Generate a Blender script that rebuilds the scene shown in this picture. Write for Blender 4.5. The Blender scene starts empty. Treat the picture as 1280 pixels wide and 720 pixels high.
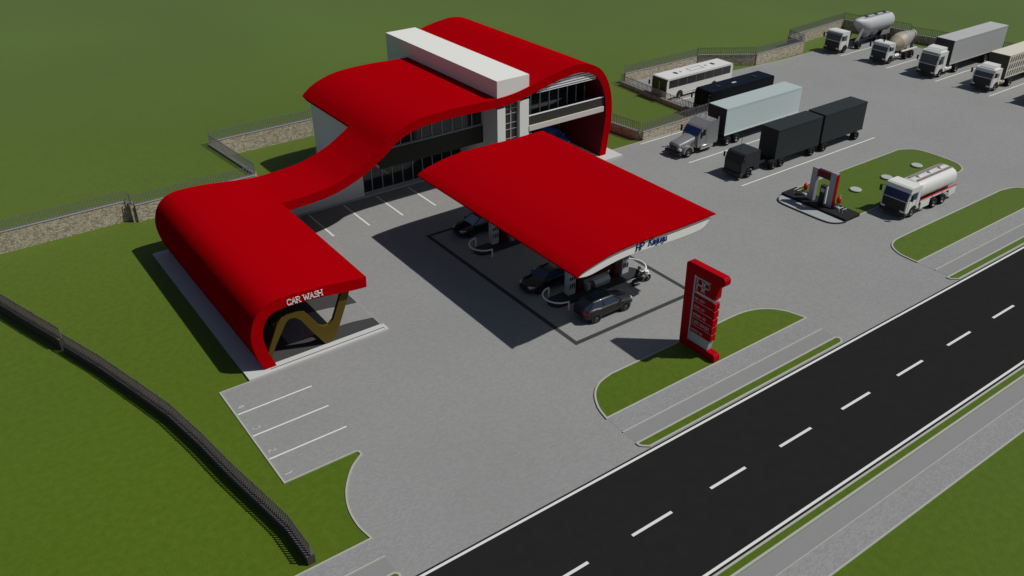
import bpy, bmesh, math, random
from mathutils import Vector, Matrix
random.seed(7)
scene = bpy.context.scene
COL = scene.collection
PI = math.pi

# ---------------------------------------------------------------- materials
def srgb(r, g, b):
    f = lambda c: (c/255/12.92) if c/255 <= .04045 else ((c/255+.055)/1.055)**2.4
    return (f(r), f(g), f(b), 1)
def mat(name, col, rough=.5, metal=0, spec=.5, noise=0, nscale=3, bump=0, bscale=40, coat=0):
    m = bpy.data.materials.new(name); m.use_nodes = True
    nt = m.node_tree; b = nt.nodes['Principled BSDF']
    b.inputs['Roughness'].default_value = rough; b.inputs['Metallic'].default_value = metal
    b.inputs['Specular IOR Level'].default_value = spec; b.inputs['Coat Weight'].default_value = coat
    if len(col) == 3: col = (*col, 1)
    b.inputs['Base Color'].default_value = col
    tc = nt.nodes.new('ShaderNodeTexCoord')
    if noise:
        n = nt.nodes.new('ShaderNodeTexNoise'); n.inputs['Scale'].default_value = nscale
        n.inputs['Detail'].default_value = 6; nt.links.new(tc.outputs['Object'], n.inputs['Vector'])
        mx = nt.nodes.new('ShaderNodeMix'); mx.data_type = 'RGBA'
        mx.inputs[6].default_value = tuple(c*(1-noise) for c in col[:3])+(1,)
        mx.inputs[7].default_value = tuple(min(1, c*(1+noise)) for c in col[:3])+(1,)
        nt.links.new(n.outputs['Fac'], mx.inputs[0]); nt.links.new(mx.outputs[2], b.inputs['Base Color'])
    if bump:
        n2 = nt.nodes.new('ShaderNodeTexNoise'); n2.inputs['Scale'].default_value = bscale
        n2.inputs['Detail'].default_value = 4; nt.links.new(tc.outputs['Object'], n2.inputs['Vector'])
        bp = nt.nodes.new('ShaderNodeBump'); bp.inputs['Strength'].default_value = bump
        bp.inputs['Distance'].default_value = .02
        nt.links.new(n2.outputs['Fac'], bp.inputs['Height']); nt.links.new(bp.outputs['Normal'], b.inputs['Normal'])
    return m

def grass_mat():
    m = bpy.data.materials.new('grass'); m.use_nodes = True; nt = m.node_tree; N = nt.nodes; L = nt.links
    b = N['Principled BSDF']; b.inputs['Roughness'].default_value = .7
    b.inputs['Specular IOR Level'].default_value = .15
    b.inputs['Sheen Weight'].default_value = .50; b.inputs['Sheen Roughness'].default_value = .38; b.inputs['Sheen Tint'].default_value = (.75, .8, .6, 1)
    tc = N.new('ShaderNodeTexCoord')
    def noise(s, d=5):
        n = N.new('ShaderNodeTexNoise'); n.inputs['Scale'].default_value = s; n.inputs['Detail'].default_value = d
        L.new(tc.outputs['Object'], n.inputs['Vector']); return n
    a, c, f = noise(.02, 2), noise(2.2), noise(14, 3)
    ad = N.new('ShaderNodeMath'); ad.operation = 'ADD'; L.new(c.outputs['Fac'], ad.inputs[0]); L.new(f.outputs['Fac'], ad.inputs[1])
    ad2 = N.new('ShaderNodeMath'); ad2.operation = 'ADD'; L.new(ad.outputs[0], ad2.inputs[0]); L.new(a.outputs['Fac'], ad2.inputs[1])
    r = N.new('ShaderNodeValToRGB'); mr = N.new('ShaderNodeMapRange')
    mr.inputs['From Min'].default_value = 1.0; mr.inputs['From Max'].default_value = 2.0
    L.new(ad2.outputs[0], mr.inputs['Value']); L.new(mr.outputs[0], r.inputs[0])
    r.color_ramp.elements[0].position = .15; r.color_ramp.elements[0].color = (.062, .109, .0035, 1)
    r.color_ramp.elements[1].position = .85; r.color_ramp.elements[1].color = (.091, .151, .0055, 1)
    L.new(r.outputs[0], b.inputs['Base Color'])
    bp = N.new('ShaderNodeBump'); bp.inputs['Strength'].default_value = .6; bp.inputs['Distance'].default_value = .05
    L.new(f.outputs['Fac'], bp.inputs['Height']); L.new(bp.outputs['Normal'], b.inputs['Normal'])
    return m
def paver_mat(name, col, w=.22, h=.11, var=.07, mortar=.82, bump=.16):
    m = bpy.data.materials.new(name); m.use_nodes = True; nt = m.node_tree; N = nt.nodes; L = nt.links
    b = N['Principled BSDF']; b.inputs['Roughness'].default_value = .8; b.inputs['Specular IOR Level'].default_value = .25
    tc = N.new('ShaderNodeTexCoord')
    br = N.new('ShaderNodeTexBrick'); br.inputs['Scale'].default_value = 1
    br.inputs['Brick Width'].default_value = w; br.inputs['Row Height'].default_value = h
    br.inputs['Mortar Size'].default_value = .008; br.inputs['Bias'].default_value = 0
    br.inputs['Color1'].default_value = tuple(c*(1-var) for c in col)+(1,)
    br.inputs['Color2'].default_value = tuple(c*(1+var) for c in col)+(1,)
    br.inputs['Mortar'].default_value = tuple(c*mortar for c in col)+(1,)
    L.new(tc.outputs['Object'], br.inputs['Vector'])
    n = N.new('ShaderNodeTexNoise'); n.inputs['Scale'].default_value = .12; n.inputs['Detail'].default_value = 8
    L.new(tc.outputs['Object'], n.inputs['Vector'])
    mr = N.new('ShaderNodeMapRange'); mr.inputs['From Min'].default_value = .3; mr.inputs['From Max'].default_value = .7
    mr.inputs['To Min'].default_value = .965; mr.inputs['To Max'].default_value = 1.035
    L.new(n.outputs['Fac'], mr.inputs['Value'])
    mx = N.new('ShaderNodeMix'); mx.data_type = 'RGBA'; mx.blend_type = 'MULTIPLY'; mx.inputs[0].default_value = 1
    L.new(br.outputs['Color'], mx.inputs[6]); L.new(mr.outputs[0], mx.inputs[7]); L.new(mx.outputs[2], b.inputs['Base Color'])
    n3 = N.new('ShaderNodeTexNoise'); n3.inputs['Scale'].default_value = 7; n3.inputs['Detail'].default_value = 3
    L.new(tc.outputs['Object'], n3.inputs['Vector'])
    bp = N.new('ShaderNodeBump'); bp.inputs['Strength'].default_value = bump; bp.inputs['Distance'].default_value = .06
    L.new(n3.outputs['Fac'], bp.inputs['Height']); L.new(bp.outputs['Normal'], b.inputs['Normal'])
    return m
def stone_mat():
    m = bpy.data.materials.new('stone_cladding'); m.use_nodes = True; nt = m.node_tree; N = nt.nodes; L = nt.links
    b = N['Principled BSDF']; b.inputs['Roughness'].default_value = .9
    tc = N.new('ShaderNodeTexCoord'); mp = N.new('ShaderNodeMapping'); mp.inputs['Scale'].default_value = (1, 1, 2.2)
    L.new(tc.outputs['Object'], mp.inputs['Vector'])
    v = N.new('ShaderNodeTexVoronoi'); v.inputs['Scale'].default_value = 5.2; L.new(mp.outputs[0], v.inputs['Vector'])
    v2 = N.new('ShaderNodeTexVoronoi'); v2.feature = 'DISTANCE_TO_EDGE'; v2.inputs['Scale'].default_value = 5.2; L.new(mp.outputs[0], v2.inputs['Vector'])
    sep = N.new('ShaderNodeSeparateColor'); L.new(v.outputs['Color'], sep.inputs[0])
    r = N.new('ShaderNodeValToRGB'); L.new(sep.outputs[0], r.inputs[0])
    e = r.color_ramp.elements; e[0].color = (.30, .24, .17, 1); e[1].color = (.66, .57, .44, 1)
    k = e.new(.45); k.color = (.50, .42, .30, 1); k = e.new(.7); k.color = (.55, .50, .41, 1)
    r2 = N.new('ShaderNodeValToRGB'); L.new(v2.outputs['Distance'], r2.inputs[0])
    r2.color_ramp.elements[0].color = (.35, .35, .35, 1); r2.color_ramp.elements[1].position = .09; r2.color_ramp.elements[1].color = (1, 1, 1, 1)
    mx = N.new('ShaderNodeMix'); mx.data_type = 'RGBA'; mx.blend_type = 'MULTIPLY'; mx.inputs[0].default_value = 1
    L.new(r.outputs[0], mx.inputs[6]); L.new(r2.outputs[0], mx.inputs[7]); L.new(mx.outputs[2], b.inputs['Base Color'])
    bp = N.new('ShaderNodeBump'); bp.inputs['Strength'].default_value = .5; bp.inputs['Distance'].default_value = .04
    L.new(v2.outputs['Distance'], bp.inputs['Height']); L.new(bp.outputs['Normal'], b.inputs['Normal'])
    return m
def stripe_mat(name, c1, c2, scale, axis, duty=.5, rough=.5, metal=0):
    """painted or pressed bands of real width along one object axis"""
    m = bpy.data.materials.new(name); m.use_nodes = True; nt = m.node_tree; N = nt.nodes; L = nt.links
    b = N['Principled BSDF']; b.inputs['Roughness'].default_value = rough; b.inputs['Metallic'].default_value = metal
    tc = N.new('ShaderNodeTexCoord'); s = N.new('ShaderNodeSeparateXYZ'); L.new(tc.outputs['Object'], s.inputs[0])
    mu = N.new('ShaderNodeMath'); mu.operation = 'MULTIPLY'; mu.inputs[1].default_value = scale; L.new(s.outputs[axis], mu.inputs[0])
    fr = N.new('ShaderNodeMath'); fr.operation = 'FRACT'; L.new(mu.outputs[0], fr.inputs[0])
    gt = N.new('ShaderNodeMath'); gt.operation = 'GREATER_THAN'; gt.inputs[1].default_value = duty; L.new(fr.outputs[0], gt.inputs[0])
    mx = N.new('ShaderNodeMix'); mx.data_type = 'RGBA'; mx.inputs[6].default_value = (*c1, 1); mx.inputs[7].default_value = (*c2, 1)
    L.new(gt.outputs[0], mx.inputs[0]); L.new(mx.outputs[2], b.inputs['Base Color'])
    bp = N.new('ShaderNodeBump'); bp.inputs['Strength'].default_value = .7; bp.inputs['Distance'].default_value = .03
    L.new(gt.outputs[0], bp.inputs['Height']); L.new(bp.outputs['Normal'], b.inputs['Normal'])
    return m

M = {}
M['grass'] = grass_mat()
M['paving'] = paver_mat('block_paving', (.279, .279, .272))
M['walkway'] = paver_mat('walkway_pavers', (.285, .283, .285), .2, .1, .10, .75, .3)
M['slab'] = mat('smooth_concrete_path', (.238, .237, .234), .85, noise=.05, nscale=2, bump=.1)
M['asphalt'] = mat('asphalt', (.0175, .0175, .0172), .85, spec=.06, noise=.16, nscale=1.3, bump=.35, bscale=30)
M['paint'] = mat('road_paint', (.72, .72, .70), .6, noise=.05, nscale=6)
M['blackpaint'] = mat('black_line_paint', (.035, .035, .037), .7, noise=.1)
M['kerb'] = mat('kerb_concrete', (.40, .40, .355), .85, noise=.1, nscale=4, bump=.15)
M['kerbdark'] = mat('dark_kerb', (.02, .02, .022), .7)
M['plinth'] = mat('plinth_concrete', (.54, .545, .53), .75, noise=.05, nscale=1.2, bump=.1)
M['gravel'] = mat('pale_gravel', (.33, .355, .36), .95, noise=.3, nscale=14, bump=.6, bscale=30)
M['stone'] = stone_mat()
M['coping'] = mat('coping_grey', (.27, .26, .25), .8, noise=.1, nscale=3)
M['rail'] = mat('railing_grey', (.17, .165, .175), .6, metal=.0, noise=.1)
M['railshade'] = mat('shaded_brown_railing', (.135, .113, .095), .7, noise=.3)  # brownish railing darkened: shade on its visible side put into the colour
M['copdark'] = mat('dark_coping', (.09, .085, .085), .8, noise=.2)
M['stoneshade'] = mat('shaded_stone_base', (.045, .036, .03), .9, noise=.4, nscale=5, bump=.5, bscale=6)  # foreground fence stone with the shade on it put into the colour
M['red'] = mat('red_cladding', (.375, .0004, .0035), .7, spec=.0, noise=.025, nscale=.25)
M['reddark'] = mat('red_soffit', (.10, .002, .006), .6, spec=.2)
M['white'] = mat('white_render', (.76, .755, .715), .85, spec=.1, noise=.02, nscale=1.5)
M['fasciawhite'] = mat('canopy_edge_white', (.88, .875, .84), .8, spec=.1, noise=.015)
M['greywall'] = mat('grey_render', (.78, .79, .78), .85, spec=.1, noise=.03, nscale=.8)
M['beam'] = mat('balcony_beam_cream', (.62, .56, .51), .75, noise=.04)
M['olive'] = mat('dark_olive_parapet', (.03, .027, .018), .7, noise=.1)
M['gold'] = mat('gold_metal', (.095, .062, .005), .6, spec=.2, noise=.06)
M['glass'] = mat('dark_glass', (.012, .016, .022), .08, spec=.6)
M['brownglass'] = mat('brown_glass', (.03, .016, .01), .12, spec=.6)
M['frame'] = mat('window_frame_grey', (.42, .42, .43), .5, metal=.2)
M['louver'] = stripe_mat('louver_white', (.12, .12, .13), (.85, .85, .85), 4.2, 2, .42, .5)
M['navy'] = mat('navy_letter', (.006, .035, .22), .5)
M['letter'] = mat('white_letter', (.85, .85, .85), .5)
M['letterpink'] = mat('sign_letter_grey', (.55, .50, .50), .5)
M['signpanel'] = mat('sign_panel_grey', (.46, .50, .54), .45)
M['black'] = mat('black_rubber', (.012, .012, .013), .7, spec=.3, noise=.15)
M['blackgloss'] = mat('black_car_paint', (.006, .006, .008), .25, coat=.6)
M['darkgrey'] = mat('dark_grey_car_paint', (.012, .013, .013), .45, coat=.1)
M['bluepaint'] = mat('blue_car_paint', (.02, .12, .50), .3, coat=.5)
M['whitepaint'] = mat('white_vehicle_paint', (.78, .77, .73), .35, coat=.3, noise=.03)
M['silver'] = mat('silver_truck_paint', (.30, .30, .30), .4, metal=.35, noise=.03)
M['chrome'] = mat('chrome', (.75, .75, .76), .2, metal=.9)
M['tealbox'] = stripe_mat('sunlit_pale_teal_box', (.56, .655, .645), (.60, .70, .69), 1.6, 0, .06, .55)  # sides lighter than the roof: sunlight on them put into the colour
M['tealroof'] = mat('pale_teal_roof', (.42, .49, .48), .6, noise=.04)  # same teal without the sunlight painted into the sides
M['darkbox'] = mat('charcoal_box', (.022, .027, .029), .6, spec=.3, noise=.1)
M['greybox'] = stripe_mat('sunlit_corrugated_grey_box', (.33, .33, .34), (.52, .52, .52), 4.2, 0, .4, .55)  # rib greys raised, sunlight on the long side put into the colour
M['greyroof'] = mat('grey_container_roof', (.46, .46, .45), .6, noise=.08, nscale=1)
M['beigebox'] = mat('beige_livestock_box', (.66, .63, .52), .6, noise=.06)
M['slot'] = mat('dark_slot', (.05, .045, .03), .8)
M['tank'] = mat('silver_tank', (.46, .47, .48), .5, metal=.0, noise=.05)
M['tankwhite'] = mat('white_tank', (.72, .72, .70), .3, coat=.3, noise=.03)
M['taupe'] = mat('taupe_walkway', (.24, .19, .16), .7)
M['drum'] = mat('mixer_drum_tan', (.44, .37, .27), .55, noise=.08)
M['drumgrey'] = mat('mixer_drum_grey', (.30, .30, .30), .5, noise=.08)
M['tyre'] = mat('tyre_rubber', (.015, .015, .016), .85, spec=.2)
M['rim'] = mat('wheel_rim', (.16, .16, .165), .5, metal=.3)
M['darkrim'] = mat('dark_wheel_rim', (.03, .03, .03), .5, metal=.2)
M['chassis'] = mat('chassis_black', (.02, .02, .022), .6, noise=.1)
M['carglass'] = mat('car_glass_sky_blue', (.022, .05, .16), .12, spec=.6)  # sky reflection put into the glass colour as blue
M['truckglass'] = mat('truck_glass', (.075, .105, .12), .3, spec=.5)
M['blueglass'] = mat('truck_glass_blue', (.012, .035, .13), .15, spec=.5)
M['lamp'] = mat('headlamp_lens', (.70, .70, .70), .15, spec=.8)
M['taillamp'] = mat('tail_lamp_lens', (.30, .01, .01), .25)
M['navybus'] = mat('navy_bus_paint', (.003, .005, .011), .4, spec=.12)
M['navyglass'] = mat('black_coach_glass', (.004, .005, .007), .45, spec=.15)
M['greyglass'] = mat('grey_blue_car_glass', (.03, .045, .085), .15, spec=.5)  # weaker blue of the painted sky reflection, for the grey car
M['paleglass'] = mat('sky_pale_car_glass', (.28, .38, .55), .15, spec=.5)  # bright sky reflection put into the glass colour
M['busglass'] = mat('bus_glass', (.020, .022, .019), .4, spec=.8)
M['pump'] = mat('pump_grey', (.46, .47, .49), .45, noise=.04)
M['portal'] = mat('portal_grey', (.34, .34, .39), .5, metal=.2)
M['tubewhite'] = mat('white_tube', (.80, .80, .80), .35)
M['signred'] = mat('sign_red', (.40, .001, .006), .5, spec=.05)
M['signdark'] = mat('sign_maroon', (.07, .001, .004), .4, spec=.3)
M['redball'] = mat('red_extinguisher', (.60, .01, .01), .35)
M['disc'] = mat('manhole_disc', (.40, .42, .39), .7, noise=.1)
M['leather'] = mat('black_leather', (.018, .018, .02), .6)
M['denim'] = mat('dark_trousers', (.03, .035, .05), .8)
M['helmet'] = mat('grey_helmet', (.16, .16, .17), .35)
M['skin'] = mat('skin', (.20, .10, .06), .5)
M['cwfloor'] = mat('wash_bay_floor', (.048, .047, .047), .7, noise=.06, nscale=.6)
M['lane'] = mat('wash_lane_rubber', (.02, .022, .028), .5)

# ---------------------------------------------------------------- mesh tools
ORG = {}
class MB:
    def __init__(s): s.v = []; s.f = []; s.sm = []
    def add(s, vs, fs, smooth=False):
        o = len(s.v); s.v += [tuple(map(float, p)) for p in vs]
        for f in fs: s.f.append(tuple(i+o for i in f)); s.sm.append(smooth)
        return s
    def box(s, x0, x1, y0, y1, z0, z1):
        return s.add([(x0,y0,z0),(x1,y0,z0),(x1,y1,z0),(x0,y1,z0),(x0,y0,z1),(x1,y0,z1),(x1,y1,z1),(x0,y1,z1)],
                     [(0,3,2,1),(4,5,6,7),(0,1,5,4),(1,2,6,5),(2,3,7,6),(3,0,4,7)])
    def prism(s, poly, axis, a, b, smooth=False):
        """poly of 2D points: axis 'Y' -> (x,z), 'X' -> (y,z), 'Z' -> (x,y)"""
        n = len(poly)
        P = {'Y': lambda p, t: (p[0], t, p[1]), 'X': lambda p, t: (t, p[0], p[1]), 'Z': lambda p, t: (p[0], p[1], t)}[axis]
        vs = [P(p, a) for p in poly] + [P(p, b) for p in poly]
        s.add(vs, [tuple(range(n)), tuple(range(2*n-1, n-1, -1))])
        s.add(vs, [(i, (i+1) % n, n+(i+1) % n, n+i) for i in range(n)], smooth)
        return s
    def tube(s, pts, r, n=8, closed=False, r2=None):
        pts = [Vector(p) for p in pts]; m = len(pts); vs = []
        for i, p in enumerate(pts):
            if closed: t = pts[(i+1) % m]-pts[i-1]
            else: t = pts[min(i+1, m-1)]-pts[max(i-1, 0)]
            t.normalize(); a = Vector((0, 0, 1)) if abs(t.z) < .9 else Vector((1, 0, 0))
            u = t.cross(a).normalized(); w = t.cross(u)
            rr = r if r2 is None else r+(r2-r)*i/(m-1)
            vs += [p+(u*math.cos(2*PI*k/n)+w*math.sin(2*PI*k/n))*rr for k in range(n)]
        fs = []
        for i in range(m if closed else m-1):
            j = (i+1) % m
            fs += [(i*n+k, i*n+(k+1) % n, j*n+(k+1) % n, j*n+k) for k in range(n)]
        s.add(vs, fs, True)
        if not closed: s.add(vs, [tuple(range(n)), tuple(range((m-1)*n, m*n))])
        return s
    def lathe(s, prof, c, axis='Z', n=20, smooth=True):
        """prof of (radius, height) revolved round an axis through c"""
        vs = []
        for r, h in prof:
            for k in range(n):
                a = 2*PI*k/n; u, w = r*math.cos(a), r*math.sin(a)
                d = {'Z': (u, w, h), 'Y': (u, h, w), 'X': (h, u, w)}[axis]
                vs.append((c[0]+d[0], c[1]+d[1], c[2]+d[2]))
        fs = [(i*n+k, i*n+(k+1) % n, (i+1)*n+(k+1) % n, (i+1)*n+k) for i in range(len(prof)-1) for k in range(n)]
        return s.add(vs, fs, smooth)
    def loft(s, rings, cap=True, smooth=True):
        n = len(rings[0]); vs = [p for r in rings for p in r]
        fs = [(i*n+k, i*n+(k+1) % n, (i+1)*n+(k+1) % n, (i+1)*n+k) for i in range(len(rings)-1) for k in range(n)]
        s.add(vs, fs, smooth)
        if cap: s.add(vs, [tuple(range(n)), tuple(range((len(rings)-1)*n, len(rings)*n))])
        return s
    def build(s, name, m, parent=None, bevel=0, org=None, sub=0):
        o0 = ORG.get(parent, Vector((0, 0, 0))) if parent is not None else Vector(org or (0, 0, 0))
        me = bpy.data.meshes.new(name)
        me.from_pydata([tuple(Vector(p)-o0) for p in s.v], [], s.f); me.validate()
        for p, q in zip(me.polygons, s.sm): p.use_smooth = q
        bm = bmesh.new(); bm.from_mesh(me); bmesh.ops.recalc_face_normals(bm, faces=bm.faces); bm.to_mesh(me); bm.free()
        me.materials.append(M[m] if isinstance(m, str) else m)
        ob = bpy.data.objects.new(name, me); COL.objects.link(ob)
        if parent is not None:
            ob.parent = parent; ORG[ob] = o0
        else:
            ob.location = o0; ORG[ob] = o0
        if bevel:
            bv = ob.modifiers.new('bevel', 'BEVEL'); bv.width = bevel; bv.segments = 2; bv.limit_method = 'ANGLE'; bv.angle_limit = .7
        if sub:
            sd = ob.modifiers.new('sub', 'SUBSURF'); sd.levels = sub; sd.render_levels = sub
        return ob
def thing(name, label, cat, loc=(0, 0, 0), group=None, local=False, rz=0):
    o = bpy.data.objects.new(name, None); COL.objects.link(o); o.location = loc; o.rotation_euler[2] = rz
    o['label'] = label; o['category'] = cat
    if group: o['group'] = group
    ORG[o] = Vector((0, 0, 0)) if local else Vector(loc)
    return o
def tag(o, label, cat, group=None):
    o['label'] = label; o['category'] = cat
    if group: o['group'] = group
    return o
def struct(o): o['kind'] = 'structure'; return o
def box(name, m, parent, b, bevel=0, **k): return MB().box(*b).build(name, m, parent, bevel, **k)
def kids(o): return [c for c in bpy.data.objects if c.parent == o]
def copy_tree(o, parent=None):
    c = o.copy(); COL.objects.link(c)
    if parent is not None: c.parent = parent
    for ch in kids(o): copy_tree(ch, c)
    return c
def poly_sheet(name, m, pts, z, thick=None):
    b = MB()
    if thick: b.prism(pts, 'Z', z-thick, z)
    else: b.add([(x, y, z) for x, y in pts], [tuple(range(len(pts)))])
    return b.build(name, m)
def offset_poly(pts, d, closed=True):
    n = len(pts); out = []
    for i in range(n):
        p = Vector(pts[i])
        a = Vector(pts[i-1]) if (closed or i > 0) else None
        c = Vector(pts[(i+1) % n]) if (closed or i < n-1) else None
        n1 = None; n2 = None
        if a is not None: e = (p-a).normalized(); n1 = Vector((-e.y, e.x))
        if c is not None: e = (c-p).normalized(); n2 = Vector((-e.y, e.x))
        if n1 is None: nn = n2; k = 1
        elif n2 is None: nn = n1; k = 1
        else:
            nn = (n1+n2)
            nn = nn.normalized() if nn.length > 1e-6 else n1
            k = 1/max(.4, nn.dot(n1))
        out.append(tuple(p+nn*d*k))
    return out
def kerb(b, pts, w, z0, z1, closed=False):
    A = offset_poly(pts, w/2, closed); B = offset_poly(pts, -w/2, closed); n = len(pts)
    vs = [(*p, z0) for p in A]+[(*p, z1) for p in A]+[(*p, z1) for p in B]+[(*p, z0) for p in B]
    fs = []
    for i in range(n if closed else n-1):
        j = (i+1) % n
        fs += [(i, j, n+j, n+i), (n+i, n+j, 2*n+j, 2*n+i), (2*n+i, 2*n+j, 3*n+j, 3*n+i)]
    if not closed: fs += [(0, n, 2*n, 3*n), (n-1, 2*n-1, 3*n-1, 4*n-1)]
    b.add(vs, fs)
    return b
def catmull(P, k=4, closed=False):
    out = []; n = len(P)
    for i in range(n if closed else n-1):
        g = lambda j: P[j % n] if closed else P[max(0, min(n-1, j))]
        p0, p1, p2, p3 = g(i-1), g(i), g(i+1), g(i+2)
        for q in range(k):
            t = q/k
            out.append(tuple(.5*((2*b)+(-a+c)*t+(2*a-5*b+4*c-d)*t*t+(-a+3*b-3*c+d)*t**3) for a, b, c, d in zip(p0, p1, p2, p3)))
    if not closed: out.append(tuple(P[-1]))
    return out

# ---------------------------------------------------------------- letters (own stroke alphabet, drawn with serifs)
GL = {
 'H': ([[(0,0),(0,1)], [(.62,0),(.62,1)], [(0,.5),(.62,.5)]], .62, [(0,0),(0,1),(.62,0),(.62,1)]),
 'P': ([[(0,0),(0,1)], [(0,1),(.4,1),(.55,.9),(.58,.75),(.55,.6),(.4,.5),(0,.5)]], .55, [(0,0),(0,1)]),
 'K': ([[(0,0),(0,1)], [(.58,1),(.05,.45)], [(.18,.58),(.6,0)]], .6, [(0,0),(0,1),(.58,1),(.6,0)]),
 'a': ([[(.03,.5),(.2,.62),(.38,.55),(.4,.1),(.48,0)], [(.4,.38),(.1,.3),(.02,.15),(.12,0),(.3,.05),(.4,.18)]], .46, []),
 'g': ([[(.38,.5),(.2,.62),(.04,.45),(.06,.22),(.22,.12),(.38,.25)], [(.38,.6),(.4,-.1),(.28,-.28),(.05,-.22)]], .42, []),
 'u': ([[(.02,.62),(.04,.15),(.16,0),(.3,.04),(.4,.2)], [(.4,.62),(.42,.08),(.48,0)]], .46, []),
 'C': ([[(.6,.8),(.5,.95),(.3,1),(.1,.85),(.02,.5),(.1,.15),(.3,0),(.52,.05),(.62,.2)]], .62, [(.6,.84)]),
 'A': ([[(0,0),(.34,1),(.68,0)], [(.14,.36),(.54,.36)]], .68, [(0,0),(.68,0)]),
 'R': ([[(0,0),(0,1)], [(0,1),(.4,1),(.55,.88),(.55,.66),(.4,.52),(0,.52)], [(.3,.52),(.6,0)]], .6, [(0,0),(0,1),(.6,0)]),
 'W': ([[(0,1),(.24,0),(.46,.85),(.68,0),(.92,1)]], .92, [(0,1),(.92,1)]),
 'S': ([[(.5,.82),(.4,.97),(.22,1),(.05,.85),(.1,.62),(.4,.45),(.5,.22),(.38,.03),(.2,0),(.03,.15)]], .5, []),
 '1': ([[(.1,.8),(.28,1),(.28,0)]], .36, []),
 '2': ([[(.02,.78),(.15,.97),(.36,.97),(.46,.75),(.36,.5),(.02,0),(.5,0)]], .5, []),
 '3': ([[(.04,.95),(.36,1),(.46,.78),(.34,.55),(.15,.52),(.36,.5),(.48,.25),(.34,.02),(.02,.04)]], .48, []),
 '4': ([[(.38,0),(.38,1),(0,.3),(.52,.3)]], .52, []),
 'i': ([[(.05,0),(.05,.62)]], .12, []), 'n': ([[(.02,0),(.02,.62),(.3,.6),(.38,.45),(.38,0)]], .4, []),
 'o': ([[(.2,0),(.04,.15),(.04,.45),(.2,.62),(.36,.45),(.36,.15),(.2,0)]], .4, []), ' ': ([], .3, []),
}
def text_mesh(b, txt, org, right, upv, size, wt=.16, depth=.04, serif=True, gap=.16):
    """strokes as shallow prisms in the plane (right, upv) at org"""
    R_ = Vector(right).normalized(); U = Vector(upv).normalized(); Nn = R_.cross(U); O = Vector(org); x = 0
    def seg(p, q, w):
        d = Vector((q[0]-p[0], q[1]-p[1])); L_ = d.length
        if L_ < 1e-5: return
        d /= L_; e = Vector((-d.y, d.x))*w/2; dd = d*w*.35
        c = [Vector(p)-dd+e, Vector(p)-dd-e, Vector(q)+dd-e, Vector(q)+dd+e]
        P = [O+R_*((x+k.x)*size)+U*(k.y*size) for k in c]
        vs = P+[k+Nn*depth for k in P]
        b.add(vs, [(0,1,2,3),(7,6,5,4),(0,4,5,1),(1,5,6,2),(2,6,7,3),(3,7,4,0)])
    for ch in txt:
        st, w, sf = GL[ch]
        for s_ in st:
            for p, q in zip(s_, s_[1:]): seg(p, q, wt)
        if serif:
            for p in sf: seg((p[0]-.13, p[1]), (p[0]+.13, p[1]), .07)
        x += w+gap
    return x*size

# ================================================================ SETTING
struct(poly_sheet('ground', 'grass', [(-1500,-1500),(2500,-1500),(2500,3500),(-1500,3500)], 0))
LOT = [(12.87,30.72),(12.73,31.97),(12.87,33.3),(13.3,34.5),(13.9,35.45),(14.61,36.27),(15.5,36.9),(15.46,37.2),(15.3,37.31),
       (10.84,37.32),(10.78,47.53),(12.8,47.53),(13.2,69.2),(58.3,69.2),(58.8,63.5),(73.9,63.42),(73.9,79.2),(87.0,79.2),(89.6,74.55),(99,74.0),(119.1,74.0),(119.1,-0)]
LOT = [(12.87,30.72)]+[tuple(p) for p in catmull([(12.86,30.85),(12.73,31.97),(12.87,33.3),(13.3,34.5),(13.9,35.45),(14.61,36.27),(15.5,36.9)], 5)]+LOT[7:]
curve = LOT[:LOT.index((15.46,37.2))+1]
lotpts = [(-60,27.2),(-60,30.72)]+LOT[:-1]+[(119.1,74.0),(119.1,34),(150,34),(150,27.2)]
# (left end and right end run out of view along the road)
struct(poly_sheet('forecourt_pavement', 'paving', lotpts, .012))
struct(poly_sheet('road', 'asphalt', [(-400,18.42),(700,18.42),(700,27.24),(-400,27.24)], .016))
struct(poly_sheet('far_path', 'slab', [(-400,16.6),(700,16.6),(700,17.75),(-400,17.75)], .02))
struct(poly_sheet('far_cycle_path', 'walkway', [(-400,15.05),(700,15.05),(700,16.55),(-400,16.55)], .02))
# near paths along the frontage
b = MB()
for x0, x1 in ((-200,12.87),(29.3,48.35),(62.7,150)):
    b.add([(x0,28.05,.02),(x1,28.05,.02),(x1,29.2,.02),(x0,29.2,.02)], [(0,1,2,3)])
struct(b.build('path', 'slab'))
b = MB()
for x0, x1 in ((-200,12.87),(29.3,48.5),(62.7,150)):
    b.add([(x0,29.27,.022),(x1,29.27,.022),(x1,30.68,.022),(x0,30.68,.022)], [(0,1,2,3)])
struct(b.build('walkway_pavement', 'walkway'))
# road markings
b = MB()
def line(x0, x1, y0, y1, z=.022): b.add([(x0,y0,z),(x1,y0,z),(x1,y1,z),(x0,y1,z)], [(0,1,2,3)])
line(-400,700,26.96,27.12); line(-400,700,18.60,18.76)
for k in range(-20, 60):
    x = 30.03+2.95*0+5.93*k; line(x, x+2.9, 22.70, 22.88)
for y in (44.73,42.22,39.70): line(10.9,15.92,y-.06,y+.06)
for x in (26.44,29.9,33.28,36.72,40.15): line(x-.09,x+.09,63.13,68.2)
for y in (49.37,56.35,63.0,70.58): line((62.7 if y < 60 else 62.2) if y < 70 else 75.6, 83.9,y-.075,y+.075) if y < 70 else line(75.2,87,y-.075,y+.075)
for y in (42.3,49.3,56.4,63.4,70.5): line(106.85,118.6,y-.075,y+.075)
struct(b.build('road_markings', 'paint'))
b = MB()
for t, y in (('1',37.75),('2',40.15),('3',42.65),('4',45.2)): text_mesh(b, t, (11.15,y+.3,.024), (0,-1,0), (1,0,0), .45, .09, .004, False)
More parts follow.
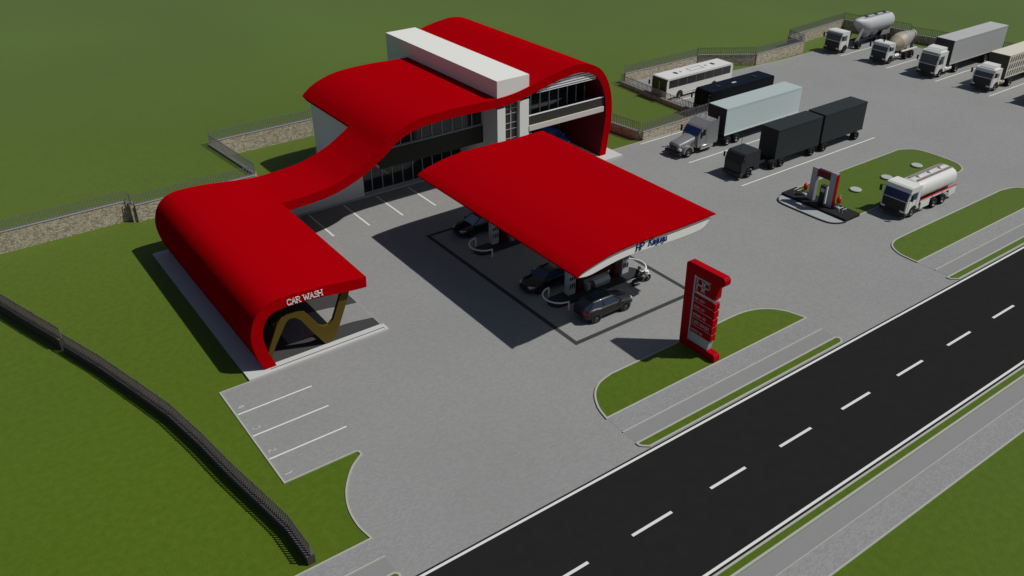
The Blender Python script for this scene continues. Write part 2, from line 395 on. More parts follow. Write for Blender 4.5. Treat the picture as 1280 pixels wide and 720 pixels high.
for t, x in (('1',27.0),('2',30.45),('3',33.85),('4',37.25)): text_mesh(b, t, (x,63.4,.024), (1,0,0), (0,1,0), .28, .1, .004, False)
struct(b.build('bay_numbers', 'paint'))
# black line square round the pumps
b = MB()
def sq(x0,x1,y0,y1,w,z):
    for q in ((x0,x1,y0,y0+w),(x0,x1,y1-w,y1),(x0,x0+w,y0+w,y1-w),(x1-w,x1,y0+w,y1-w)):
        b.add([(q[0],q[2],z),(q[1],q[2],z),(q[1],q[3],z),(q[0],q[3],z)], [(0,1,2,3)])
sq(32.85,44.75,38.1,58.5,.36,.018)
struct(b.build('pump_court_border', 'blackpaint'))

# grass verges with kerbs
def verge(name, pts, kerbm='kerb', z=.10):
    struct(poly_sheet(name, 'grass', pts, z-.012, thick=z-.02))
    k = MB(); kerb(k, pts, .13, .0, z, True); struct(k.build('kerb', kerbm))
isl1 = catmull([(29.32,30.8),(29.6,31.9),(30.3,33.05),(31.3,33.8),(32.6,34.1)], 4) + catmull([(42.9,34.1),(45.4,34.05),(47.1,33.45),(48.15,32.3),(48.6,30.8)], 4)
verge('grass_verge', isl1)
isl3 = catmull([(62.7,30.8),(62.75,32.3),(63.2,33.3),(63.75,33.8),(64.7,34.1),(66.5,34.15)], 4) + catmull([(81.5,34.1),(83.3,33.6),(84.2,32.4),(84.4,30.8)], 4)
verge('grass_verge', isl3)
verge('grass_verge', [(-200,27.32),(-200,27.98),(12.7,27.98),(12.88,27.8),(12.8,27.32)])
verge('grass_verge', catmull([(29.25,27.98),(29.28,27.7),(29.7,27.34)], 3)+catmull([(48.0,27.34),(48.35,27.6),(48.25,27.98)], 3))
verge('grass_verge', catmull([(62.35,27.98),(62.4,27.7),(62.9,27.34)], 3)+[(160,27.34),(160,27.98)])
verge('grass_verge', [(-400,17.84),(700,17.84),(700,18.36),(-400,18.36)])
# diesel island: grass, gravel strip, kerbs
isl2g = [(66.2,45.85),(72.5,45.85),(82.6,45.75)]+catmull([(82.8,45.7),(84.1,44.9),(84.55,43.5),(84.5,41.2),(84.2,39.9),(83.4,39.05),(82.5,38.8)], 3)+[(66.2,38.82)]
verge('grass_verge', isl2g)
grav = [(64.1,45.7)]+catmull([(63.4,45.5),(62.85,45.1),(62.6,44.3),(62.62,42),(62.7,40.1),(62.95,39.3),(63.5,38.85),(64.1,38.7)], 3)
struct(poly_sheet('gravel_strip', 'gravel', grav, .09, thick=.08))
k = MB(); kerb(k, grav[1:], .14, 0, .11); struct(k.build('kerb', 'kerbdark'))
# kerbs: lot outline and lines along the paths
k = MB()
kerb(k, [(-200,30.72)]+curve+[(15.3,37.31),(10.84,37.32),(10.78,47.53),(12.8,47.53)], .11, 0, .06)
kerb(k, [(58.4,63.5),(73.0,63.42)], .1, 0, .05); kerb(k, [(89.4,74.6),(99,74.05),(119.1,74.05),(119.1,34)], .1, 0, .05)
for x0, x1 in ((-200,12.87),(29.25,48.4),(62.7,150)): kerb(k, [(x0,29.235),(x1,29.235)], .1, 0, .08)
kerb(k, [(-400,16.575),(700,16.575)], .05, 0, .05); kerb(k, [(-400,15.0),(700,15.0)], .1, 0, .06)
struct(k.build('kerb', 'kerb'))

# raised grass ground behind the retaining walls, easing down to the right
b = MB()
A_ = [(-400,77.0),(13.45,77.0),(13.45,76.2),(24.8,76.2),(23.95,86.4),(-400,86.4)]
b.add([(x, y, 1.5) for x, y in A_], [tuple(range(6))])
xs_ = [-400,40]+[40+1.5*i for i in range(1,15)]+[62]
zf = lambda x: 1.5 if x <= 40 else max(.01, 1.5*(1-((x-40)/22)**2*(3-2*(x-40)/22)))
vs_ = [(x, 86.4, zf(x)) for x in xs_]+[(x, 3400, zf(x)) for x in xs_]; n_ = len(xs_)
b.add(vs_, [(i, i+1, n_+i+1, n_+i) for i in range(n_-1)])
struct(b.build('raised_ground', 'grass'))

# ================================================================ FENCES (stone wall, coping, railing)
def fence_wall(label, pts, h, rh, th=.34, stone='stone', spacing=.24, pk=.032, rail='rail', cop='coping', group='stone walls with grey railings round the plot'):
    base = pts[0]; t = thing('stone_wall_fence', label, 'fence', (base[0], base[1], 0), group)
    w = MB(); kerb(w, pts, th, 0, h-.06); w.build('stone_wall', stone, t)
    c = MB(); kerb(c, pts, th+.05, h-.058, h); c.build('coping', cop, t)
    r = MB()
    for (a, c2) in zip(pts, pts[1:]):
        A, B = Vector((*a, 0)), Vector((*c2, 0)); d = B-A; L_ = d.length; n = max(1, int(L_/spacing)); d.normalize(); e = Vector((-d.y, d.x, 0))
        for i in range(n+1):
            p = A+d*(i*L_/n); q = pk if i % 12 else pk+.008
            x = [p+d*q+e*.02, p-d*q+e*.02, p-d*q-e*.02, p+d*q-e*.02]
            top = h+rh+(0 if i % 12 else .04)
            r.add([(*v.xy, h) for v in x]+[(*v.xy, top) for v in x]+[(*p.xy, top+.06)],
                  [(0,1,5,4),(1,2,6,5),(2,3,7,6),(3,0,4,7),(4,5,8),(5,6,8),(6,7,8),(7,4,8)])
        for z in (h+.12, h+rh-.12): kerb(r, [a, c2], .03, z, z+.035)
    r.build('railing', rail, t)
fence_wall('stone wall with railing crossing the grass left of the red car wash', [(-40,76.9),(13.25,76.9)], 1.9, .95)
fence_wall('short shaded return of the stone wall where it steps beside the car wash', [(13.42,76.9),(13.42,76.12)], 1.75, .95)
fence_wall('stone wall with railing passing behind the rounded end of the car wash', [(13.62,76.1),(24.7,76.1)], 1.65, .95)
fence_wall('railing wall running back from the car wash toward the rear corner of the plot', [(24.85,76.3),(23.95,86.2)], 1.72, 1.0)
fence_wall('pale stone wall on the grass left of the two storey building', [(24.1,86.35),(61.9,86.3)], 1.9, 1.0)
fence_wall('shaded dark wall with railing just right of the tall red arch', [(62.3,86.3),(62.3,68.2)], 1.1, .95)
fence_wall('lower shaded wall end with railing meeting the forecourt right of the red arch', [(62.4,68.0),(62.95,64.0)], 1.0, 1.0)
fence_wall('low sunlit stone wall with railing behind the silver lorry cab', [(63.1,63.75),(73.25,63.95)], 1.0, 1.0)
fence_wall('low dark wall with railing in front of the two parked coaches', [(73.45,64.1),(73.45,70.0),(74.0,79.2)], .5, .85)
fence_wall('stone wall with railing behind the white coach', [(74.7,79.4),(87.4,79.2)], 1.3, 1.0)
fence_wall('angled brownish stone wall just right of the white coach rear', [(87.5,79.1),(93.8,74.75)], 1.55, .9)
fence_wall('sunlit stone wall along the top edge of the lorry park', [(93.95,74.7),(103.8,74.75)], 1.55, .9)
fence_wall('short jog of wall and railing near the white silo lorry', [(103.9,74.8),(104.4,77.7)], 1.55, .9)
fence_wall('stone wall with railing behind the white cab of the silo lorry', [(104.5,77.8),(118.4,78.9)], 1.6, .95)
fence_wall('dark wall with railing behind the silo lorry and mixer lorry', [(118.6,78.9),(120.7,69.2)], 1.55, 1.0)
fence_wall('stepped down dark wall with railing behind the long grey container lorry', [(120.8,69.1),(122.4,62.0),(124.5,53.0),(127,40)], 1.15, 1.05)
fence_wall('curving dark railing wall across the grass in the left foreground',
           [(-3.0,79.0),(1.2,66.5),(2.7,61.9),(3.75,58.8)], .95, .9, .42, 'stoneshade', pk=.042, rail='railshade', cop='copdark', spacing=.19)
fence_wall('lower bend of dark railing wall across the foreground grass ending at the footpath',
           [(3.85,58.4),(5.2,54.4),(6.5,49.8),(7.45,46.3),(8.1,42.6),(8.6,39.0),(9.15,35.8),(9.55,33.4),(9.62,31.0)], .65, .88, .42, 'stoneshade', pk=.042, rail='railshade', cop='copdark', spacing=.19)

# ================================================================ STATION BUILDING
B = thing('station_building', 'white two storey filling station under a flowing red ribbon roof with car wash', 'building', (34, 62, 0))
prof = [(14.08,.15),(13.72,1.2),(13.52,2.5),(13.66,3.5),(14.05,4.3),(14.7,4.88),(15.5,5.12),(16.6,5.16),(18.3,5.05),(20.2,4.82),(22.1,4.62),
        (23.9,4.65),(25.5,4.76),(26.97,5.0),(28.2,5.4),(29.5,5.95),(31.2,6.95),(32.4,7.85),(33.6,8.42),(35.3,8.85),(37.3,9.0),(39.4,9.02),(41.5,8.95),(43.5,8.92),(45.4,9.05),(47.0,9.35),
        (48.7,9.75),(50.2,10.08),(51.6,10.3),(52.85,10.4),(54.1,10.22),(55.2,9.78),(56.05,9.1),(56.8,7.95),(57.3,6.46),(57.48,4.7),(57.33,3.0),(57.1,1.4),(56.93,.28)]
P = catmull(prof, 4)
def offs(P, d):
    out = []
    for i in range(len(P)):
        a = P[max(0, i-1)]; c = P[min(len(P)-1, i+1)]; t = Vector((c[0]-a[0], c[1]-a[1])).normalized()
        n = Vector((t.y, -t.x)); out.append((P[i][0]+n.x*d, P[i][1]+n.y*d))
    return out
Q = offs(P, .82)
# keep the inner line flat on the ground at both feet
Q[0] = (14.9, .15); Q[-1] = (56.15, .28)
def idx(x, lo=0):
    return min(range(lo, len(P)), key=lambda i: abs(P[i][0]-x))
iCW = [i for i in range(len(P)) if P[i][0] >= 22.05 and i > 20][0]
iN = [i for i in range(len(P)) if P[i][0] >= 31.45 and i > 20][0]
iT = [i for i in range(len(P)) if P[i][0] >= 45.0 and i > 20][0]
bands = [(48.04,62.6),(62.6,68.8),(68.8,78.9),(78.9,85.0)]
def has(s, bd):
    if s < 0 or s >= len(P)-1 or bd < 0 or bd > 3: return False
    return {0: s < iCW, 1: True, 2: s >= iN, 3: s >= iT}[bd]
top, sides, under = MB(), MB(), MB()
for bd, (y0, y1) in enumerate(bands):
    run = []
    for s in range(len(P)-1):
        if not has(s, bd): continue
        a, c = P[s], P[s+1]; qa, qc = Q[s], Q[s+1]
        top.add([(a[0],y0,a[1]),(c[0],y0,c[1]),(c[0],y1,c[1]),(a[0],y1,a[1])], [(0,1,2,3)], True)
        under.add([(qa[0],y0,qa[1]),(qc[0],y0,qc[1]),(qc[0],y1,qc[1]),(qa[0],y1,qa[1])], [(0,1,2,3)], True)
        if not has(s, bd-1): sides.add([(a[0],y0,a[1]),(c[0],y0,c[1]),(qc[0],y0,qc[1]),(qa[0],y0,qa[1])], [(0,1,2,3)])
        if not has(s, bd+1): sides.add([(a[0],y1,a[1]),(c[0],y1,c[1]),(qc[0],y1,qc[1]),(qa[0],y1,qa[1])], [(0,1,2,3)])
        if not has(s-1, bd): sides.add([(a[0],y0,a[1]),(a[0],y1,a[1]),(qa[0],y1,qa[1]),(qa[0],y0,qa[1])], [(0,1,2,3)])
        if not has(s+1, bd): sides.add([(c[0],y0,c[1]),(c[0],y1,c[1]),(qc[0],y1,qc[1]),(qc[0],y0,qc[1])], [(0,1,2,3)])
def weld(o):
    bm = bmesh.new(); bm.from_mesh(o.data); bmesh.ops.remove_doubles(bm, verts=bm.verts, dist=.001)
    bmesh.ops.recalc_face_normals(bm, faces=bm.faces)
    bm.to_mesh(o.data); bm.free(); return o
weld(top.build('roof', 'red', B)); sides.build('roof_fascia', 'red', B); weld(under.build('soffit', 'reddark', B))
def zq(x):   # underside height above x in the main part
    for i in range(20, len(Q)-1):
        if Q[i][0] <= x <= Q[i+1][0]: 
            t = (x-Q[i][0])/(Q[i+1][0]-Q[i][0]); return Q[i][1]+t*(Q[i+1][1]-Q[i][1])
    return 9.0
# plinths
pl = MB(); pl.prism([(12.8,47.56),(23.22,47.56),(23.22,48.35),(23.0,48.35),(23.0,69.0),(12.8,69.0)], 'Z', -.05, .15); 
pl.build('plinth', 'plinth', B, .015)
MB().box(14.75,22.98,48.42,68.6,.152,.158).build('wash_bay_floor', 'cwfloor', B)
MB().prism([(16.6,49.9),(20.37,49.95),(21.5,49.85),(22.95,49.5),(22.985,49.47),(22.985,52.02),(22.9,52.04),(22.07,52.2),(20.8,52.6),(18.6,53.0),(16.6,53.1)], 'Z', .152, .162).build('floor_patch', 'paving', B)
d = MB(); d.box(14.4,23.0,47.86,47.93,.152,.156); d.box(22.95,23.0,47.72,47.86,.152,.156); d.build('drain_slot', 'slot', B)
box('plinth', 'plinth', B, (47.2,58.3,61.5,70.6,-.05,.28), .015)
box('plinth', 'plinth', B, (25.3,47.2,68.45,78.5,-.05,.14))
# gold zigzag frame in the wash opening, drawn in its plane and given thickness
g = [(14.2,.16),(14.7,1.33),(15.5,3.0),(15.84,3.4),(16.3,3.56),(17.0,3.52),(17.5,3.32),(18.1,2.38),(18.45,1.8),(18.72,1.6),(19.1,1.58),(19.45,1.85),(20.35,3.9),(20.95,3.9),(20.6,2.9),(19.82,1.15),(19.5,.6),(19.1,.16),(18.7,.16),(17.75,1.7),(17.17,2.75),(16.78,3.1),(16.4,3.14),(16.13,2.95),(15.12,1.32),(14.62,.16)]
MB().prism(g, 'Y', 48.4, 48.68).build('zigzag_support', 'gold', B, .02)
g2 = MB(); g2.prism(g, 'Y', 66.6, 67.1); g2.build('zigzag_support', 'gold', B, .03)
# lettering on the wash fascia
b = MB(); text_mesh(b, 'CAR WASH', (16.28,48.035,4.44), (1,0,-.035), (0,0,1), .42, .13, .05, gap=.14); b.build('lettering', 'letter', B)
# side wall under the sweep of the ribbon
wl = [(22.6,.0)]+[(x, zq(x)-.0 if x > 24 else 3.9) for x in (22.6,24.2,25.5,26.5,27.5,28.5,29.5,30.5,31.5,32.3)]+[(32.3,.0)]
MB().prism(wl, 'Y', 68.62, 68.78).build('side_wall', 'greywall', B)
# left gable wall, rear wall
MB().prism([(69.22,0),(78.5,0),(78.5,7.25),(69.22,7.25)], 'X', 32.15, 32.4).build('wall', 'greywall', B)
rw = [(32.4,0)]+[(x, zq(x)) for x in (32.6,33.5,35,37,40,43.5)]+[(43.5,0)]
MB().prism(rw, 'Y', 78.25, 78.5).build('wall', 'greywall', B)
MB().prism([(47.1,0)]+[(x, zq(x)) for x in (47.1,49,51,53,55)]+[(56.4,6.5),(56.4,0)], 'Y', 84.4, 84.65).build('wall', 'greywall', B)
# glazed front, left half
def window(x0, x1, z0, z1, y, n, glass='glass', rows=(), topf=None, fw=.035):
    gl = MB(); N_ = 10
    tp = [(x, (topf(x) if topf else z1)) for x in [x1-(x1-x0)*i/N_ for i in range(N_+1)]]
    gl.prism([(x0,z0),(x1,z0)]+tp, 'Y', y, y+.04); o = gl.build('window', glass, B)
    fr = MB()
    for i in range(n+1):
        x = x0+(x1-x0)*i/n; zt = topf(x) if topf else z1
        if zt > z0+.1: fr.box(x-fw, x+fw, y-.07, y-.003, z0, zt)
    fr.box(x0-fw, x1+fw, y-.075, y-.072+.001, z0, z0+.07)
    for r in rows: fr.box(x0-fw, x1+fw, y-.078, y-.008, r-.025, r+.025)
    fr.build('window_frame', 'frame', o); return o
window(32.35, 43.45, .14, 2.6, 69.22, 10)
window(32.45, 43.45, 4.0, 7.9, 69.22, 10, topf=lambda x: min(8.15, zq(x)))
box('floor_slab', 'greywall', B, (32.4,43.5,65.4,69.2,4.05,4.3))
box('parapet', 'olive', B, (32.45,43.48,65.12,65.35,4.0,5.72))
box('parapet_rail', 'frame', B, (32.45,43.48,65.09,65.38,5.725,5.79))
window(32.5, 43.4, 5.8, 8.0, 65.26, 10, topf=lambda x: min(8.1, zq(x)))
box('lintel', 'olive', B, (32.4,43.5,68.9,69.15,2.62,4.0))
# stair tower that rises through the roof
tw = MB()
tw.box(43.5,47.1,64.0,83.3,0,10.5)
tw.box(43.5,44.4,62.72,64.0,0,7.9); tw.box(46.05,47.1,62.72,64.0,0,8.4); tw.box(43.5,47.1,62.72,64.0,8.2,10.5)
tw.build('stair_tower', 'white', B)
wn = MB().box(44.4,46.05,63.1,63.14,.28,8.2).build('window', 'brownglass', B)
fr = MB()
for x in (44.46,45.2,45.98): fr.box(x-.05,x+.05,63.0,63.09,.28,8.2)
for z in (.9,1.6,2.5,3.1,4.1,4.7,5.6,6.2,7.1,7.6): fr.box(44.4,46.05,62.97,62.995,z-.03,z+.03)
fr.build('window_frame', 'frame', wn)
# right half: louvred arch, upper glazing, balcony, open bay
ar = [(47.15,8.5)]+[(55.5,8.5)]+[(x, zq(x)+.03) for x in (55.3,54.9,54.3,53.5,52.5,51.5,50.5,49.5,48.5)]
ar = [(48.05,8.5),(55.35,8.5)]+[(x, zq(x)+.05) for x in (55.2,54.9,54.3,53.5,52.5,51.5,50.5,49.5,49.0,48.3)]
MB().prism(ar, 'Y', 62.78, 62.86).build('louver_panel', 'louver', B)
window(47.15, 56.3, 5.3, 8.9, 65.6, 8, topf=lambda x: min(zq(x), 8.9) if x < 55 else 8.2, fw=.05)
box('balcony_floor', 'greywall', B, (47.12,56.5,62.98,72.0,4.85,5.25))
box('balcony_beam', 'beam', B, (47.12,56.42,62.66,62.96,5.0,5.52), .01)
box('balcony_glass', 'olive', B, (47.14,56.5,62.8,62.84,5.53,6.42))
box('balcony_rail', 'letter', B, (47.14,56.4,62.76,62.87,6.43,6.5))
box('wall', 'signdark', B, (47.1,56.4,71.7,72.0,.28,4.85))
box('wall', 'greywall', B, (47.1,47.2,64.0,71.7,.29,4.84))

# ================================================================ FORECOURT CANOPY
CN = thing('pump_canopy', 'curved red canopy with white edge and navy lettering over the fuel pumps', 'canopy', (39, 48, 0))
ct = [(32.32,5.82),(32.7,6.05),(33.2,6.25),(34.3,6.5),(35.4,6.7),(37,6.82),(38.8,6.82),(41,6.77),(43.2,6.76),(45.2,6.79)]
T = catmull(ct, 3)
T = T+[(45.42,6.76),(45.45,6.7),(45.38,6.66)]
Ti = [(x, z-.12) for x, z in catmull(ct, 3)]
MB().prism(T+Ti[::-1][:-1]+[(32.36,5.78)], 'Y', 37.72, 58.4, True).build('canopy_roof', 'red', CN)
cb = catmull([(32.5,5.72),(33.2,5.58),(33.9,5.58),(35.4,5.8),(37.0,5.93),(39.1,5.9),(41.2,5.77),(43.1,5.75),(44.1,5.8),(44.65,6.0),(45.05,6.45)], 3)
body = [(x, z-.003) for x, z in Ti if x > 32.5 and x < 45.1]
MB().prism(cb+body[::-1], 'Y', 37.85, 58.25, False).build('fascia', 'fasciawhite', CN)
b = MB()
text_mesh(b, 'HP', (37.74,37.85,6.07), (1,0,-.02), (.1,0,1), .50, .17, .04, gap=.17)
text_mesh(b, 'Kagugu', (38.92,37.85,6.12), (1,0,-.06), (.1,0,1), .50, .14, .04, gap=.12)
b.build('lettering', 'navy', CN)
for yc in (43.6,53.6):
    for x0 in (37.25,41.0):
        box('column', 'signdark', CN, (x0,x0+.6,yc-.3,yc+.3,.2,5.85), .02)
    box('column_panel', 'signdark', CN, (37.86,40.99,yc-.12,yc+.12,.95,5.84))
# pump islands
for i, yc in enumerate((43.3,53.3)):
    b = MB(); pts = [(35.3+.0,yc-.75),(42.7,yc-.75)]+[(42.7+.75*math.sin(a), yc-.75*math.cos(a)) for a in [PI*k/8 for k in range(1,8)]]+[(42.7,yc+.75),(35.3,yc+.75)]+[(35.3-.75*math.sin(a), yc+.75*math.cos(a)) for a in [PI*k/8 for k in range(1,8)]]
    b.prism(pts, 'Z', 0, .17)
    tag(b.build('pump_island', 'kerbdark', None, .02, org=(39,yc,0)), ('black kerbed island under the canopy beside the grey car','black kerbed island under the canopy nearest the building')[i], 'pump island', 'black pump islands')
lab = {(0,0):'grey fuel pump between the black saloon and the grey car, by the near left guard',
       (1,0):'grey fuel pump beside the motorcycle under the near right of the canopy',
       (0,1):'grey fuel pump by the black car nearest the building',
       (1,1):'grey fuel pump under the far right of the canopy'}
for j, yc in enumerate((43.6,53.75)):
    for i, xc in enumerate((36.75,42.2)):
        t = thing('fuel_pump', lab[(i,j)], 'fuel pump', (xc,yc,.17), 'grey fuel pumps')
        box('pump_body', 'pump', t, (xc-.35,xc+.35,yc-.26,yc+.26,.17,2.15), .03)
        box('pump_head', 'pump', t, (xc-.42,xc+.42,yc-.2,yc+.2,2.16,2.4), .02)
        for k3 in (-.2,0,.2):
            for sgn in (-1,1):
                y_ = yc+sgn*.262
                box('display', 'glass', t, (xc+k3-.06,xc+k3+.06,min(y_,y_+sgn*.02),max(y_,y_+sgn*.02),1.45,1.72))
                box('nozzle', 'chassis', t, (xc+k3-.03,xc+k3+.03,min(y_,y_+sgn*.06),max(y_,y_+sgn*.06),.75,1.15), .01)
lab = {(0,0):'white curved tube guard between the black saloon and the grey car',
       (1,0):'sunlit white curved tube guard round the near right end of the pumps',
       (0,1):'white curved tube guard beside the black car nearest the building',
       (1,1):'white curved tube guard at the far right end under the canopy'}
for j, yc in enumerate((43.2,53.2)):
    for i, xc in enumerate((35.35,42.6)):
        sg = -1 if i == 0 else 1
        b = MB(); arc = [(xc+sg*1.22*math.sin(a), yc-1.22*math.cos(a), .75) for a in [PI*k/16 for k in range(17)]]
        b.tube([(xc,yc-1.22,0),(xc,yc-1.22,.7)]+arc+[(xc,yc+1.22,.7),(xc,yc+1.22,0)], .065, 10)
        tag(b.build('tube_guard', 'tubewhite', None, org=(xc,yc,0)), lab[(i,j)], 'guard rail', 'white curved tube guards')
for j, yc in enumerate((43.25,53.25)):
    t = thing('display_counter', ('grey sloping display counter on the near pump island','grey sloping display counter on the far pump island')[j], 'counter', (39.3,yc,.17), 'grey display counters')
    MB().prism([(yc-.25,.17),(yc+.25,.17),(yc+.25,.72),(yc-.05,.72),(yc-.25,.5)], 'X', 38.85, 40.3).build('counter_body', 'portal', t, .02)
    MB().prism([(yc-.27,.51),(yc-.06,.745),(yc+.27,.745),(yc+.27,.722),(yc-.05,.722),(yc-.27,.49)], 'X', 38.8, 40.35).build('counter_top', 'pump', t)
    box('bin', 'portal', t, (38.0,38.4,yc-.2,yc+.2,.17,.75), .03)

# ================================================================ PRICE SIGN
SG = thing('price_sign', 'tall red and grey price totem standing on the grass verge by the road', 'sign', (39.2,32.5,.1))
def rnd(pts_, axis, a, b_, name, m, bv=.04): return MB().prism(pts_, axis, a, b_).build(name, m, SG, bv)
rnd([(34.12,.1),(34.2,6.45),(34.05,6.62),(31.0,6.68),(30.84,6.5),(30.84,6.2),(30.98,6.02),(33.42,5.93),(33.42,.68),(31.0,.68),(30.86,.5),(30.86,.12)], 'X', 38.93, 39.47, 'sign_frame', 'signred')
rnd([(33.419,4.72),(33.419,5.92),(31.5,5.98),(31.42,5.8),(31.42,4.9),(31.55,4.72)], 'X', 38.96, 39.44, 'sign_head', 'signred', .03)
rnd([(33.419,.69),(33.419,4.7),(31.6,4.7),(31.55,1.3),(31.65,.69)], 'X', 39.0, 39.40, 'sign_back_panel', 'signpanel', .01)
for k_ in range(5):
    z1 = 4.5-k_*.62
    rnd([(33.3,z1-.55),(33.3,z1),(31.5,z1),(31.42,z1-.06),(31.42,z1-.49),(31.5,z1-.55)], 'X', 38.97, 39.43, 'sign_row', 'signred', .02)
box('sign_border', 'signpanel', SG, (38.945,38.958,32.0,33.3,5.72,5.8)); box('sign_border', 'signpanel', SG, (38.945,38.958,33.3,33.415,.7,5.85))
b = MB(); text_mesh(b, 'HP', (38.95,33.12,4.88), (0,-1,0), (0,0,1), .78, .13, .03, gap=.2)
# -X face: reader stands on the -X side, so text runs toward -Y
b.build('lettering', 'letterpink', SG)
rows = ['nin oino','ninin oio','oininin oni','CAR WASH','ionino ini']
for k_, t_ in enumerate(rows):
    z1 = 4.5-k_*.62; b = MB(); text_mesh(b, t_, (38.968,33.2,z1-.41), (0,-1,0), (0,0,1), .26, .11, .012, serif=(t_ == 'CAR WASH'), gap=.12); b.build('lettering', 'letterpink', SG)
b = MB(); text_mesh(b, 'HP', (39.442,31.85,4.9), (0,1,0), (0,0,1), .7, .17, .03, gap=.2); b.build('lettering', 'letterpink', SG)

# ================================================================ DIESEL ISLAND
t = thing('concrete_base', 'long black base under the grey and red diesel pump portal', 'base', (65.2,42.2,0))
box('base_slab', 'black', t, (64.1,66.2,38.72,45.78,.0,.3), .02)
PT = thing('diesel_pump_portal', 'grey portal frame with maroon header over a single dispenser', 'fuel pump', (65.1,42.2,.3))
box('post', 'portal', PT, (64.88,65.32,42.92,43.48,.3,3.5), .02); box('post', 'portal', PT, (64.88,65.32,40.92,41.5,.3,3.62), .02)
box('header', 'signdark', PT, (64.92,65.28,41.51,42.91,2.8,3.45)); box('side_stripe', 'signred', PT, (64.95,65.3,40.86,40.915,.3,3.5))
b = MB()
text_mesh(b, 'nino', (64.915,42.7,3.02), (0,-1,0), (0,0,1), .22, .13, .01, serif=False); b.build('header_mark', 'signred', PT)
box('dispenser', 'chassis', PT, (64.9,65.35,41.75,42.35,.3,2.1), .03); box('dispenser_display', 'frame', PT, (64.88,64.898,41.85,42.25,1.5,1.85))
box('dispenser_side', 'letter', PT, (64.92,65.33,41.70,41.745,.4,2.05))
for y_, l_ in ((44.2,'red round extinguisher on its stand at the far end of the diesel base'),(40.55,'red round extinguisher on its stand at the near end of the diesel base')):
    t = thing('fire_extinguisher', l_, 'extinguisher', (65.4,y_,.3), 'red round extinguishers')
    b = MB(); b.lathe([(0,.34),(.13,.3),(.2,.16),(.22,0),(.2,-.16),(.13,-.3),(0,-.34)], (65.4,y_,1.1), 'Z', 16); b.build('cylinder', 'redball', t)
    b = MB(); b.box(65.25,65.55,y_-.2,y_+.2,.3,.45); b.tube([(65.4,y_,.45),(65.4,y_,.8)], .06); b.tube([(65.4,y_,1.45),(65.4,y_-.1,1.6)], .04); b.build('stand', 'pump', t)
    tb = MB()
for y_, l_ in ((44.9,'small white tube rack at the far end of the diesel base'),(39.9,'small white tube rack at the near end of the diesel base')):
    b = MB()
    for q in (-.17,.17):
        b.tube([(65.0,y_+q,.3),(65.0,y_+q,.6),(65.55,y_+q,.6),(65.55,y_+q,.3)], .022, 6)
    tag(b.build('tube_rack', 'tubewhite', None, org=(65.3,y_,.3)), l_, 'rack', 'white tube racks')
ds = None
for x_, y_, l_ in ((70.44,42.2,'flat grey tank cover disc nearest the diesel pump'),(75.3,42.15,'middle flat grey tank cover disc on the grass island'),(80.3,42.1,'flat grey tank cover disc behind the fuel tanker')):
    b = MB(); b.lathe([(0,.26),(.5,.26),(.55,.22),(.55,.16),(.36,.12),(.36,.05)], (x_,y_,0), 'Z', 28, False)
    tag(b.build('tank_cover', 'disc', None, org=(x_,y_,0)), l_, 'tank cover', 'round tank covers on the grass')

# ================================================================ VEHICLE PARTS (local frame: front at x=0 facing -X, near side y<0)
WH = {}
def wheel(root, x, y, r, w, rimm='rim', name='wheel'):
    key = (r, w, rimm)
    if key not in WH:
        b = MB(); h = w/2
        b.lathe([(r*.6,-h),(r*.9,-h),(r*.985,-h*.75),(r,-h*.4),(r,h*.4),(r*.985,h*.75),(r*.9,h),(r*.6,h),(r*.6,-h)], (0,0,0), 'Y', 24)
        t1 = b.build('wheel', 'tyre', root)
        c = MB()
        for s in (-1,1):
            c.lathe([(r*.62,s*h*.92),(r*.55,s*h*.8),(r*.5,s*h*.35),(r*.24,s*h*.45),(r*.22,s*h*.85),(0,s*h*.9)], (0,0,0), 'Y', 20)
            for k_ in range(8):
                a = 2*PI*k_/8; c.lathe([(0,s*h*.62),(r*.05,s*h*.62),(r*.05,s*h*.3)], (r*.37*math.cos(a),0,r*.37*math.sin(a)), 'Y', 6)
        t2 = c.build('rim', rimm, t1)
        WH[key] = (t1.data, t2.data); t1.location = (x,y,r); return t1
    a_, c_ = WH[key]
    t1 = bpy.data.objects.new(name, a_); COL.objects.link(t1); t1.parent = root; t1.location = (x,y,r)
    t2 = bpy.data.objects.new('rim', c_); COL.objects.link(t2); t2.parent = t1
    return t1
def axle(root, x, W, r=.5, dual=False, rimm='rim'):
    for s in (-1,1): wheel(root, x, s*(W/2-.17), r, .55 if dual else .32, rimm)
